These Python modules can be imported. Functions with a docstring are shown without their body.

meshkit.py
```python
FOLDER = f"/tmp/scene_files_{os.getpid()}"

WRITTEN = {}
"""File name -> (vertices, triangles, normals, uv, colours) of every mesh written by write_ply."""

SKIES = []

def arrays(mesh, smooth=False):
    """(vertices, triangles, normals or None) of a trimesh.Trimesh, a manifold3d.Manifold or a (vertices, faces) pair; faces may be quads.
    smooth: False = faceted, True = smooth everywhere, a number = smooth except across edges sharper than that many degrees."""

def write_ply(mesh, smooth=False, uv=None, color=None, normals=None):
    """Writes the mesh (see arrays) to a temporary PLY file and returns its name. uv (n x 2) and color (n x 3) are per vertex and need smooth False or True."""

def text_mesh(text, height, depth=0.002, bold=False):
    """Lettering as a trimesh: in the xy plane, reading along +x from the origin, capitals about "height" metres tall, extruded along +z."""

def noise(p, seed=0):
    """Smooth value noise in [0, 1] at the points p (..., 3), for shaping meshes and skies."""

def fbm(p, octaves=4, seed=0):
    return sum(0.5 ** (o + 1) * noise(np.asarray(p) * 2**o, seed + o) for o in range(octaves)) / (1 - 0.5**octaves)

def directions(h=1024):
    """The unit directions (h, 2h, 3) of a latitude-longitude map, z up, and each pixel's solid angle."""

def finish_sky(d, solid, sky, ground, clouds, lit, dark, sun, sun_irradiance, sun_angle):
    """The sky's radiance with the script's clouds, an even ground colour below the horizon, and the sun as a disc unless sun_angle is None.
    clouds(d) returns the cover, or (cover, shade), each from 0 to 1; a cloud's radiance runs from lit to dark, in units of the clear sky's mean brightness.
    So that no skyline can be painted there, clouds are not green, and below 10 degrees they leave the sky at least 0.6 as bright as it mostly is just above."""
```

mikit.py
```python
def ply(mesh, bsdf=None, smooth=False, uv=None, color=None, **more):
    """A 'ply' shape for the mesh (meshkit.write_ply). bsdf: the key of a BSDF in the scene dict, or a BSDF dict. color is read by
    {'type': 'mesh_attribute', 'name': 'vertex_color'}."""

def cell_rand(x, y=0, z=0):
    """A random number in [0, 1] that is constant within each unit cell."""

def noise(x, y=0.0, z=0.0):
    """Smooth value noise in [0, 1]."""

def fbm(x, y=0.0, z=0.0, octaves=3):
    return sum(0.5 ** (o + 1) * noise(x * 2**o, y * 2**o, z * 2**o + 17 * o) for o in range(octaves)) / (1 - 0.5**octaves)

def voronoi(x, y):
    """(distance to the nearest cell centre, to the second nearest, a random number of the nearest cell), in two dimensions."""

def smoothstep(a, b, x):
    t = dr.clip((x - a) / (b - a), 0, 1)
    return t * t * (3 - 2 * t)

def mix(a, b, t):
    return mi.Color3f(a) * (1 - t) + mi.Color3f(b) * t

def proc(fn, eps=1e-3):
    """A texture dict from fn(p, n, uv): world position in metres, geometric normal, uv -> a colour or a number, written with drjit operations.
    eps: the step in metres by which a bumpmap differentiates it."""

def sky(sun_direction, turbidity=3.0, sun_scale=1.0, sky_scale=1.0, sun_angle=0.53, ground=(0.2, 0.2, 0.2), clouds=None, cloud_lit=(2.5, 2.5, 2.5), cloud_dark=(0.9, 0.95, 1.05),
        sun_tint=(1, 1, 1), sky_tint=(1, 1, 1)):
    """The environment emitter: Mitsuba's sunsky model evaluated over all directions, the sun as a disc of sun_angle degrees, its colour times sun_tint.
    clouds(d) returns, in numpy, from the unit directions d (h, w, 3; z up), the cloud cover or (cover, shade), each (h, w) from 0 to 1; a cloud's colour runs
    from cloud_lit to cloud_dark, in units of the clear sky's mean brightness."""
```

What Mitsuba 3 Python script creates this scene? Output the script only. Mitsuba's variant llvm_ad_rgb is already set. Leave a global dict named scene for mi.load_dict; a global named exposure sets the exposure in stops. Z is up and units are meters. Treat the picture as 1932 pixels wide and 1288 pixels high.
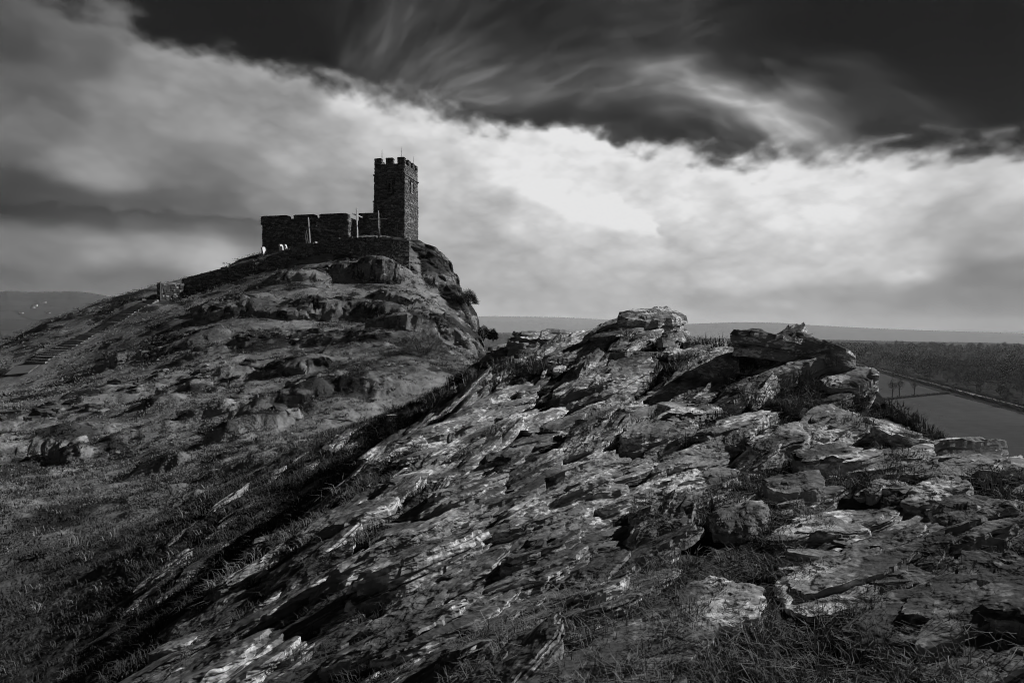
import math, numpy as np, scipy.ndimage as ndi, trimesh, mitsuba as mi, mikit, meshkit, drjit as dr
from scipy.interpolate import RBFInterpolator, RegularGridInterpolator
T = mi.ScalarTransform4f
scene, labels = {}, {}
rng = np.random.default_rng(7)

# ---------------------------------------------------------------- camera, sky, sun, exposure
FPX, W0, H0 = 1073.0, 1932, 1288           # lens, in pixels of the survey picture
PITCH, ROLL = math.radians(-1.55), math.radians(0.6)
_F = np.array([0, math.cos(PITCH), math.sin(PITCH)])
_R0 = np.array([1.0, 0, 0]); _U0 = np.cross(_R0, _F)
_R = math.cos(ROLL) * _R0 + math.sin(ROLL) * _U0
_U = np.cross(_R, _F)
def ray(px, py):
    return _F + (px - W0 / 2) / FPX * _R - (py - H0 / 2) / FPX * _U
def P(px, py, Y):
    d = ray(px, py); return d / d[1] * Y
scene['camera'] = {'type': 'perspective', 'fov': math.degrees(2 * math.atan(W0 / 2 / FPX)), 'fov_axis': 'x', 'near_clip': 0.05, 'far_clip': 60000.0,
                   'to_world': T().look_at(origin=[0, 0, 0], target=_F.tolist(), up=_U.tolist()), 'medium': {'type': 'ref', 'id': 'haze_air'}}
exposure = 2.4
SUN_AZ, SUN_EL = math.radians(66), math.radians(31)
SUN = (math.cos(SUN_EL) * math.sin(SUN_AZ), math.cos(SUN_EL) * math.cos(SUN_AZ), math.sin(SUN_EL))

# brightness of the cloud cover: (azimuth, elevation in the sky, brightness 0..255 on a print), in view and carried on round the horizon
CL = [(0,60,75),(110,90,100),(60,190,100),(200,200,140),(300,150,150),(330,230,150),(250,270,135),(60,240,108),(40,290,105),(150,310,150),(230,340,150),(60,350,62),(150,370,62),(30,390,50),(260,380,78),(380,390,100),
      (350,330,120),(100,412,66),(200,418,80),(300,425,90),(440,435,110),(60,440,125),(130,445,138),(200,455,155),(300,450,172),(400,470,175),(20,470,112),(120,490,116),(60,520,80),(200,530,92),(270,550,108),(30,545,82),
      (450,300,130),(480,240,155),(560,180,150),(560,300,165),(520,380,140),(600,350,150),(640,250,175),(690,200,205),(640,390,150),(720,260,195),(760,210,190),(830,250,205),(830,330,212),(900,290,225),(960,260,215),(900,400,195),
      (1000,330,228),(1060,380,245),(1150,410,240),(1100,300,232),(1200,330,222),(1300,360,222),(1000,430,200),(1150,455,190),(1250,480,190),(1350,420,215),(1450,360,225),(1500,420,220),(1600,360,220),(1700,400,212),
      (1850,340,195),(1800,420,190),(1900,450,170),(1600,480,215),(1700,500,208),(1500,500,210),(1400,520,198),(850,440,185),(860,540,178),(950,500,188),(1000,560,178),(1100,540,185),(1250,560,185),(1350,580,168),(1500,570,165),
      (1650,560,160),(1750,580,138),(1880,590,118),(1900,530,130)]
CLOUD_EDGE = [(-400,-260),(-100,-120),(0,-40),(130,0),(200,5),(260,40),(360,85),(450,105),(560,140),(640,160),(720,180),(770,185),(830,215),(900,235),(1000,236),(1050,232),(1120,248),(1190,280),(1300,292),(1420,296),
              (1500,288),(1600,292),(1700,290),(1780,278),(1850,285),(1932,280),(2100,260),(2400,200)]
VEIL = [(0,-60,60),(200,10,24),(300,20,18),(450,40,15),(600,100,22),(650,30,42),(690,120,70),(740,170,92),(760,60,68),(850,30,55),(850,120,85),(930,180,92),(1000,100,62),(1000,160,85),(1000,30,45),(1100,60,55),(1100,140,82),(1200,130,98),(1280,160,112),
        (1250,60,62),(1400,40,42),(1350,110,58),(1450,120,45),(1500,60,35),(1600,40,25),(1700,60,22),(1850,80,18),(1930,20,12),(1930,180,25),(1600,150,48),(1700,200,50),(1800,150,30),(1650,230,48),(1800,230,40),(1050,200,54),(950,212,60),
        (1200,220,54),(1300,250,60),(1150,260,58),(1400,265,62),(1380,180,118),(1450,210,128),(1500,240,125),(1570,268,112),(1000,-80,32),(1400,-80,24),(600,-80,20)]
FLOW = [(700,60,62),(720,150,50),(850,100,36),(850,30,45),(1000,100,20),(1000,30,26),(1200,120,6),(1350,160,-26),(1500,230,-40),(1600,150,-28),(1750,220,-35),(1300,60,12),(1500,60,0),(900,190,12),(1100,150,12),(1800,100,-15)]
def cloud_cover(d):
    az, el = np.degrees(np.arctan2(d[..., 0], d[..., 1])), np.degrees(np.arcsin(np.clip(d[..., 2], -1, 1)))
    def AE(px, py):
        v = ray(px, py); return math.degrees(math.atan2(v[0], v[1])), math.degrees(math.asin(v[2] / np.linalg.norm(v)))
    wob = lambda s, k, seed: meshkit.fbm(d * np.array([s, s, s * k]), 6, seed) - 0.5
    edge = np.array([AE(*p) for p in CLOUD_EDGE])
    far = np.clip((np.abs(az) - 52) / 60, 0, 1)
    eb = np.interp(az, edge[:, 0], edge[:, 1]) * (1 - far) + (6 + 5 * np.sin(np.radians(az * 3 + 40))) * far
    # smooth brightness of the bank
    pts = [(*AE(x, y), v) for x, y, v in CL]
    pts += [(a, e, v) for a in range(70, 291, 20) for e, v in ((4, 100), (13, 95), (24, 80))]
    pts = np.array(pts); k = np.radians(pts[:, :2])
    c = np.stack([np.cos(k[:, 1]) * np.sin(k[:, 0]), np.cos(k[:, 1]) * np.cos(k[:, 0]), np.sin(k[:, 1])], 1)
    w1 = wob(3.0, 1.8, 3); w2 = wob(9, 1.6, 11)
    dd = d + 0.075 * np.stack([w1 + .5 * w2, wob(3.0, 1.8, 5) + .5 * w2, w2 * .6], -1) * np.array([1, 1, .5])
    num = den = 0
    for q, v in zip(c, pts[:, 2]):
        e2 = (dd[..., 0] - q[0]) ** 2 + (dd[..., 1] - q[1]) ** 2 + 3.0 * (dd[..., 2] - q[2]) ** 2
        w = 1 / (e2 + 0.0009) ** 2.4
        num = num + w * v; den = den + w
    bank = num / den
    bil = lambda k, sd_: np.abs(wob(k, 1.7, sd_)) * 2
    puff = 1.4 * bil(7, 21) + 1.1 * bil(15, 31) + .7 * bil(32, 33) - .52
    bank = bank * (1.03 + .13 * w2 + .15 * puff + .10 * wob(34, 1.4, 35))
    def lobe(pix, depth, val, seed):
        p = np.array([AE(*q) for q in pix]); e = np.interp(az, p[:, 0], p[:, 1]) + 1.5 * (bil(24, seed) - .25) + 1.3 * wob(45, 1.3, seed + 1) + 2.2 * w2
        g = e - el; ends = np.clip((az - p[0, 0]) / 1.2, 0, 1) * np.clip((p[-1, 0] - az) / 1.2, 0, 1)
        return val * ends * np.clip(g / .45 + .5, 0, 1) * np.exp(-np.maximum(g, 0) / depth)
    bank = bank + lobe([(960,352),(1000,346),(1040,346),(1070,362),(1092,378),(1130,368),(1165,378),(1200,402),(1232,418),(1262,452)], 2.2, 42, 131)
    bank = bank + lobe([(-60,250),(20,215),(60,190),(110,200),(160,236),(220,285),(290,350)], 3.5, 9, 141) + lobe([(1660,520),(1700,510),(1740,512),(1770,524)], .7, 26, 151) + lobe([(600,190),(660,165),(720,180),(790,190),(850,225)], 2.5, 22, 161)
    bank = bank + lobe([(930,262),(1000,240),(1060,236),(1110,250),(1180,285)], 2.0, 18, 171) - lobe([(-80,372),(0,385),(120,392),(240,398),(330,400),(430,402),(560,420)], 1.2, 26, 181)
    # clear dark sky, brighter towards the horizon
    clear = np.interp(el, [0, 10, 17, 24, 30, 38, 60, 90], [95, 75, 58, 42, 30, 20, 15, 15]) * (1 + np.clip((az + 5) / 60, -.45, .25) * np.clip(1 - np.abs(az) / 120, 0, 1))
    # thin high cloud, fibrous, fanning out to the right from behind the bank
    a0, e0 = AE(1080, 930)
    rho = np.hypot(az - a0, el - e0); arc = np.degrees(np.arctan2(az - a0, el - e0)) * .6
    wr = 3.0 * wob(3, 1, 41) + 1.6 * wob(9, 1, 44) + .5 * wob(30, 1, 46)
    st = meshkit.fbm(np.stack([(rho + 2 * wr) * .26, (arc + wr) * .085, rho * 0 + 3.3], -1), 6, 51)
    st2 = meshkit.fbm(np.stack([(rho + 2 * wr) * .8, (arc - wr) * .22, rho * 0 + 1.3], -1), 6, 53)
    hp = np.array([(*AE(x, y), v) for x, y, v in VEIL] + [(q, e, v) for q in range(60, 301, 20) for e, v in ((15, 55), (28, 40), (45, 25))] + [(q, e, v) for q in (-50, -20, 10, 40) for e, v in ((50, 22), (75, 18))])
    k = np.radians(hp[:, :2]); hc = np.stack([np.cos(k[:, 1]) * np.sin(k[:, 0]), np.cos(k[:, 1]) * np.cos(k[:, 0]), np.sin(k[:, 1])], 1)
    dd = d + .05 * np.stack([w2, wob(9, 1.6, 13), wob(9, 1.6, 15)], -1)
    num = den = 0
    for q, v in zip(hc, hp[:, 2]):
        w = 1 / ((dd[..., 0] - q[0]) ** 2 + (dd[..., 1] - q[1]) ** 2 + 2 * (dd[..., 2] - q[2]) ** 2 + .0012) ** 2.5
        num = num + w * v; den = den + w
    veil = num / den
    thin = np.clip((veil - 25) / 30, .15, 1)
    clear = veil * (.80 + thin * (.35 * (st2 - .5) + .45 * (st - .5) + .30 * wob(20, 1.5, 47)))
    # single fibres of high cloud along the wind: FLOW gives their slope over the sky
    fl = np.array([(*AE(x, y), q) for x, y, q in FLOW]); fg = np.random.default_rng(3131); aa1, ee1 = az[-1], el[:, 0]; fib = np.zeros(az.shape)
    vp = np.array([(*AE(x, y), v) for x, y, v in VEIL])
    for _ in range(2600):
        a1, e1 = fg.uniform(-24, 50), fg.uniform(13, 46); w = 1 / ((vp[:, 0] - a1) ** 2 + (vp[:, 1] - e1) ** 2 + 2) ** 2; vv = (w @ vp[:, 2]) / w.sum()
        if fg.uniform(15, 75) > vv: continue
        w = 1 / ((fl[:, 0] - a1) ** 2 + (fl[:, 1] - e1) ** 2 + 3) ** 2; q = math.radians((w @ fl[:, 2]) / w.sum() + fg.normal(0, 9)); L, wd = fg.uniform(1.0, 6.5), fg.uniform(.10, .42); cv = fg.normal(0, .02)
        j = np.nonzero(np.abs(aa1 - a1) < L + 1)[0]; i = np.nonzero(np.abs(ee1 - e1) < L + 1)[0]
        if len(i) < 2 or len(j) < 2: continue
        r = (slice(i[0], i[-1] + 1), slice(j[0], j[-1] + 1)); dx, dy = (az[r] - a1) * math.cos(math.radians(e1)), el[r] - e1
        t, p = (dx * math.cos(q) + dy * math.sin(q)) / L, -dx * math.sin(q) + dy * math.cos(q); p = p - cv * (t * L) ** 2 + .35 * (w2[r] * 2)
        fib[r] += fg.uniform(.15, 1) ** 2 * min(vv, 110) * np.exp(-(p / wd) ** 2) * np.clip(1 - t * t, 0, 1) ** 2
    clear = clear + .17 * fib * np.clip(.35 + 1.3 * st, 0, 1.3)
    cir = 0
    # the bright feathered streak on the right and thin ones near it
    def streak(pix, width, val, seed):
        p = np.array([AE(*q) for q in pix]); best = np.full(az.shape, 1e9); t = np.zeros(az.shape)
        X, Y = az + 5 * wob(9, 1.5, seed), el + 4.2 * wob(9, 1.5, seed + 1)
        for i in range(len(p) - 1):
            a, b = p[i], p[i + 1]; L = b - a; s = np.clip(((X - a[0]) * L[0] + (Y - a[1]) * L[1]) / (L @ L), 0, 1)
            q = np.hypot(X - a[0] - s * L[0], (Y - a[1] - s * L[1]))
            t = np.where(q < best, (i + s) / (len(p) - 1), t); best = np.minimum(best, q)
        body = np.clip(1 - best / width, 0, 1) ** 1.3
        return body * val * np.clip(.35 + 1.3 * meshkit.fbm(np.stack([X * .9 + Y * .9, Y * 1.0 - X * .25, X * 0], -1) * .42, 6, seed + 2) , 0, 1.4) * np.clip(4 * t + .25, 0, 1) * np.clip(4 * (1 - t) + .2, 0, 1)
    s = streak([(1200,120),(1290,150),(1360,175),(1440,200),(1500,235),(1560,262),(1600,285)], 2.2, 50, 61)
    s += streak([(1340,165),(1420,195),(1490,240),(1540,265)], 1.4, 40, 71)
    s += streak([(850,180),(1000,170),(1150,150),(1290,150)], 2.0, 22, 81)
    s += streak([(1560,130),(1660,175),(1740,215),(1830,240)], 2.2, 20, 91)
    s += streak([(1620,268),(1660,256),(1700,246)], .8, 70, 95) + streak([(1830,272),(1870,262),(1932,250)], .9, 75, 97)
    high = clear + (cir + s) * (1 - .3 * far)
    gap = el - eb + 4.2 * w2 + 3.0 * wob(24, 1.4, 101) - 1.3 * (bil(20, 103) - .25) + 2.2 * wob(50, 1.3, 105) + 2.0 * w1 * np.clip((az + 30) / 30, 0, 1)
    soft = np.interp(az, [-60, -15, 0, 60], [3.8, 2.8, 2.4, 2.8])
    mask = np.clip(.5 - gap / soft, 0, 1); mask = mask * mask * (3 - 2 * mask)
    rim = np.exp(-(gap / 1.6 + .8) ** 2) * 14
    v = np.clip(high * (1 - mask) + (bank + rim) * mask, 6, 247) / 255
    lin = np.where(v < .04045, v / 12.92, ((v + .055) / 1.055) ** 2.4)
    return np.ones(az.shape), 1 - np.clip(np.maximum(lin - .009, .15 * lin) / .96, 0, 1)
def clouds(d):
    shade = ndi.zoom(cloud_cover(d[::4, ::4])[1], 4, order=1)          # coarse all round, fine over the country looked at
    az, el = np.degrees(np.arctan2(d[..., 0], d[..., 1])), np.degrees(np.arcsin(d[..., 2]))
    i, j = np.nonzero(el[:, 0] < 56)[0], np.nonzero(np.abs(az[-1]) < 66)[0]; r = (slice(i[0], i[-1] + 1), slice(j[0], j[-1] + 1))
    shade[r] = cloud_cover(d[r])[1]
    return np.ones(shade.shape), shade
scene['sky'] = mikit.sky(SUN, turbidity=3, sun_tint=(.775, .982, 1.46), clouds=clouds, cloud_lit=(2.1, 2.1, 2.1), cloud_dark=(.004, .004, .004), ground=(.05, .05, .05))

# ---------------------------------------------------------------- materials (a monochrome print: everything is grey)
noise, fbm, smoothstep, mix, cell_rand, voronoi = mikit.noise, mikit.fbm, mikit.smoothstep, mikit.mix, mikit.cell_rand, mikit.voronoi
def grey(v): return {'type': 'rgb', 'value': [float(v)] * 3}
def plain(v, rough=.9): return {'type': 'twosided', 'bsdf': {'type': 'diffuse', 'reflectance': grey(v)}}
def textured(fn): return {'type': 'twosided', 'bsdf': {'type': 'diffuse', 'reflectance': mikit.proc(fn)}}
def bumped(fn, bump, scale, eps): return {'type': 'twosided', 'bsdf': {'type': 'bumpmap', 'arbitrary': mikit.proc(bump, eps), 'scale': scale, 'bsdf': {'type': 'diffuse', 'reflectance': mikit.proc(fn)}}}
def fan(p):
    dx, dy = p.x + 7.8, p.y + .8
    return dr.sqrt(dx * dx + dy * dy), -9 * dr.atan2(dx, dy)
def rock_tone(p, n, uv):
    s, c = fan(p)
    base = .07 + .27 * fbm(s * 1.4, c * 9, p.z * 9, 4)
    lich = fbm(s * 2.4 + 9, c * 7.5, p.z * 7.5, 5)
    fine = fbm(s * 22, c * 40, p.z * 40, 3)
    crust = smoothstep(.53, .61, lich + .34 * (fine - .5))
    moss = smoothstep(.48, .60, fbm(s * .9 + 31, c * 1.6 + 7, p.z * 2, 4) + .15 * (fine - .5) + .07 * (1 - smoothstep(3.0, 5.5, p.y)) + .09 * (1 - smoothstep(-1.6, .2, p.x)) * (1 - smoothstep(4.5, 7.5, p.y))) * smoothstep(.2, .75, n.z)  # random moss, thickened near and at left to paint in the dimmer corner
    v = base * (1 - crust) + crust * (.19 + .52 * fine)
    v = v * (.65 + .7 * fine)
    return mi.Color3f(v * (1 - .75 * moss) + .018 * moss)
def rock_relief(p, n, uv):
    s, c = fan(p)
    return fbm(s * 5, c * 22, p.z * 30, 4) + .35 * fbm(s * 30, c * 60, p.z * 60, 3)
def crag_tone(p, n, uv):
    a = fbm(p.x * .9, p.y * .9, p.z * 1.3, 5); f = fbm(p.x * 5, p.y * 5, p.z * 7, 4)
    lich = smoothstep(.52, .64, fbm(p.x * 1.1 + 5, p.y * 1.1, p.z * 1.6, 5) + .3 * (f - .5))
    green = smoothstep(.44, .56, fbm(p.x * .55 + 15, p.y * .55, p.z * .5, 5) + .2 * (f - .5))
    v = (.03 + .12 * a) * (.4 + 1.2 * f) + .25 * lich * f
    return mi.Color3f(v * (1 - green) + green * .07 * f)
def crag_relief(p, n, uv): return fbm(p.x * 2.2, p.y * 2.2, p.z * 4, 6)
def turf_tone(p, n, uv):
    a = fbm(p.x * .23, p.y * .23, p.z * .3, 4); b = fbm(p.x * 1.7, p.y * 1.7, p.z * 1.7, 4); c = fbm(p.x * 11, p.y * 11, p.z * 11, 3)
    v = .085 + .11 * smoothstep(.3, .7, a) + .075 * smoothstep(.45, .75, b)
    heath = smoothstep(.53, .62, fbm(p.x * .5 + 40, p.y * .5 + 3, p.z * .8, 5))
    v = v * (1 - .78 * heath) * (.6 + .8 * c)
    return mi.Color3f(v * (.22 + .78 * smoothstep(6.0, 21.0, p.y + 4 * fbm(p.x * .3, p.y * .3, 0, 3))))  # near turf painted darker, standing in for the dim foreground corner
def turf_relief(p, n, uv): return fbm(p.x * 7, p.y * 7, p.z * 7, 4) + .6 * fbm(p.x * 28, p.y * 28, p.z * 28, 2)
def stone_tone(p, n, uv):
    f = fbm(p.x * 9, p.y * 9, p.z * 9, 3); g = fbm(p.x * 2.2, p.y * 2.2, p.z * 3, 4)
    r = cell_rand(dr.floor(p.x * 2.3 + p.y * 1.9), dr.floor(p.y * 2.7), dr.floor(p.z * 5.5))
    v = .03 + .07 * f + .11 * r * r * r + .22 * smoothstep(.54, .66, g + .12 * (f - .5)) * f
    return mi.Color3f(v)
def pale_tone(p, n, uv): return mi.Color3f(.12 + .28 * fbm(p.x * 6, p.y * 6, p.z * 6, 4))
def field_tone(p, n, uv): st = .5 + .5 * dr.sin((p.x * .94 - p.y * .345) * .42 + 2 * fbm(p.x * .02, p.y * .02, 0, 2)); return mi.Color3f(.058 * (.97 + .06 * smoothstep(.1, .9, st)) * (.55 + .5 * fbm(p.x * .012, p.y * .012, 0, 5) + .4 * fbm(p.x * .16, p.y * .4, 0, 4)))
def valley_tone(p, n, uv):
    d1, d2, r = voronoi(p.x * .0042 + .35 * noise(p.x * .003, p.y * .003), p.y * .0042)
    e = smoothstep(.0, .05, d2 - d1)
    return mi.Color3f((.018 + .035 * r * (.8 + .4 * fbm(p.x * .02, p.y * .02, 0, 3))) * (.35 + .65 * e))
def moor_tone(p, n, uv):
    d1, d2, r = voronoi(p.x * .0035 + .5 * noise(p.x * .002, p.y * .002), p.y * .0028)
    low = 1 - smoothstep(60, 130, p.z)
    e = 1 - (1 - smoothstep(.0, .045, d2 - d1)) * low
    return mi.Color3f((.018 + .016 * r * low + .016 * fbm(p.x * .004, p.y * .004, 0, 5)) * (.4 + .6 * e))
def hedge_tone(p, n, uv): return mi.Color3f(.012 + .022 * fbm(p.x * .8, p.y * .8, p.z * .8, 3))
scene['rock'] = bumped(rock_tone, rock_relief, .03, .004)
scene['crag_stone'] = bumped(crag_tone, crag_relief, .25, .03)
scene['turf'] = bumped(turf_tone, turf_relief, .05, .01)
def painted_shade_tone(p, n, uv): return mi.Color3f(.010 + .06 * fbm(p.x * 6, p.y * 6, p.z * 6, 4) * fbm(p.x * 1.5, p.y * 1.5, p.z, 3))  # very dark ground colour standing in for the shade in the hollow
scene['painted_shade'] = bumped(painted_shade_tone, turf_relief, .06, .01)
def moss_tone(p, n, uv):
    f = fbm(p.x * 30, p.y * 30, p.z * 30, 3); a = fbm(p.x * 2.3, p.y * 2.3, p.z * 2.3, 4)
    return mi.Color3f((.010 + .045 * smoothstep(.35, .7, a)) * (.3 + 1.4 * f))
def moss_relief(p, n, uv): return fbm(p.x * 22, p.y * 22, p.z * 22, 3) + .6 * fbm(p.x * 70, p.y * 70, p.z * 70, 2)
scene['moss'] = bumped(moss_tone, moss_relief, .02, .003)
scene['stone'] = textured(stone_tone)
scene['pale_stone'] = textured(pale_tone)
def pier_tone(p, n, uv):
    r = cell_rand(dr.floor(p.x * 2.3 + p.y * 2.1), dr.floor(p.y * 2.7), dr.floor(p.z * 5.2)); return mi.Color3f(.03 + .09 * fbm(p.x * 7, p.y * 7, p.z * 7, 3) + .32 * smoothstep(.8, .95, r))
scene['pier_stone'] = textured(pier_tone)
scene['field_grass'] = textured(field_tone); scene['valley_land'] = textured(valley_tone); scene['moorland'] = textured(moor_tone)
scene['hedge_leaf'] = textured(hedge_tone)
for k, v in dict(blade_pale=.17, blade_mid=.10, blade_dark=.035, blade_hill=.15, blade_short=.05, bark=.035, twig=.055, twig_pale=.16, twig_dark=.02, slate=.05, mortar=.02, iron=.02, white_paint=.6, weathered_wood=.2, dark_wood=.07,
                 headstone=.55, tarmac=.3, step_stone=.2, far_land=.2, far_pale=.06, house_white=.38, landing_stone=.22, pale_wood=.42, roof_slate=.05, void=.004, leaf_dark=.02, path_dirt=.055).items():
    scene[k] = plain(v)

# ---------------------------------------------------------------- helpers
def put(key, mesh, mat, smooth=False, **lab):
    scene[key] = mikit.ply(mesh, mat, smooth=smooth)
    if lab: labels[key] = lab
    return key
def num(base, i): return base if i == 0 else f'{base}_{i:03d}'
class MB:
    def __init__(s): s.v, s.f, s.n = [], [], 0
    def add(s, v, f):
        v = np.asarray(v, float); s.v.append(v); s.f.append(np.asarray(f) + s.n); s.n += len(v); return s
    def tm(s, m): return s.add(m.vertices, m.faces)
    def mesh(s): return trimesh.Trimesh(np.vstack(s.v), np.vstack(s.f), process=False)
BOXF = np.array([[0,2,1],[0,3,2],[4,5,6],[4,6,7],[0,1,5],[0,5,4],[1,2,6],[1,6,5],[2,3,7],[2,7,6],[3,0,4],[3,4,7]])
def box8(o, a, b, c):
    """corner o, edge vectors a, b (base) and c (up)"""
    o, a, b, c = (np.asarray(x, float) for x in (o, a, b, c))
    return np.array([o, o + a, o + a + b, o + b, o + c, o + a + c, o + a + b + c, o + b + c]), BOXF
def tube(pts, radii, sides=6):
    p = np.asarray(pts, float); t = np.gradient(p, axis=0); t /= np.linalg.norm(t, axis=1, keepdims=True) + 1e-9
    a = np.cross(t, np.where(np.abs(t[:, 2:]) < .9, [0, 0, 1.0], [1.0, 0, 0])); a /= np.linalg.norm(a, axis=1, keepdims=True) + 1e-9
    b, g = np.cross(t, a), np.arange(sides) * 2 * np.pi / sides
    v = p[:, None] + np.broadcast_to(radii, (len(p),))[:, None, None] * (np.cos(g)[None, :, None] * a[:, None] + np.sin(g)[None, :, None] * b[:, None])
    i, j = np.meshgrid(np.arange(len(p) - 1), np.arange(sides), indexing='ij')
    q = np.stack([i * sides + j, i * sides + (j + 1) % sides, (i + 1) * sides + (j + 1) % sides, (i + 1) * sides + j], -1).reshape(-1, 4)
    v = np.vstack([v.reshape(-1, 3), p[:1], p[-1:]]); n = len(v)
    k = np.arange(sides); e = (len(p) - 1) * sides
    caps = np.vstack([np.stack([k * 0 + n - 2, (k + 1) % sides, k], 1), np.stack([k * 0 + n - 1, e + k, e + (k + 1) % sides], 1)])
    return v, np.vstack([q[:, [0, 1, 2]], q[:, [0, 2, 3]], caps])

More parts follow.
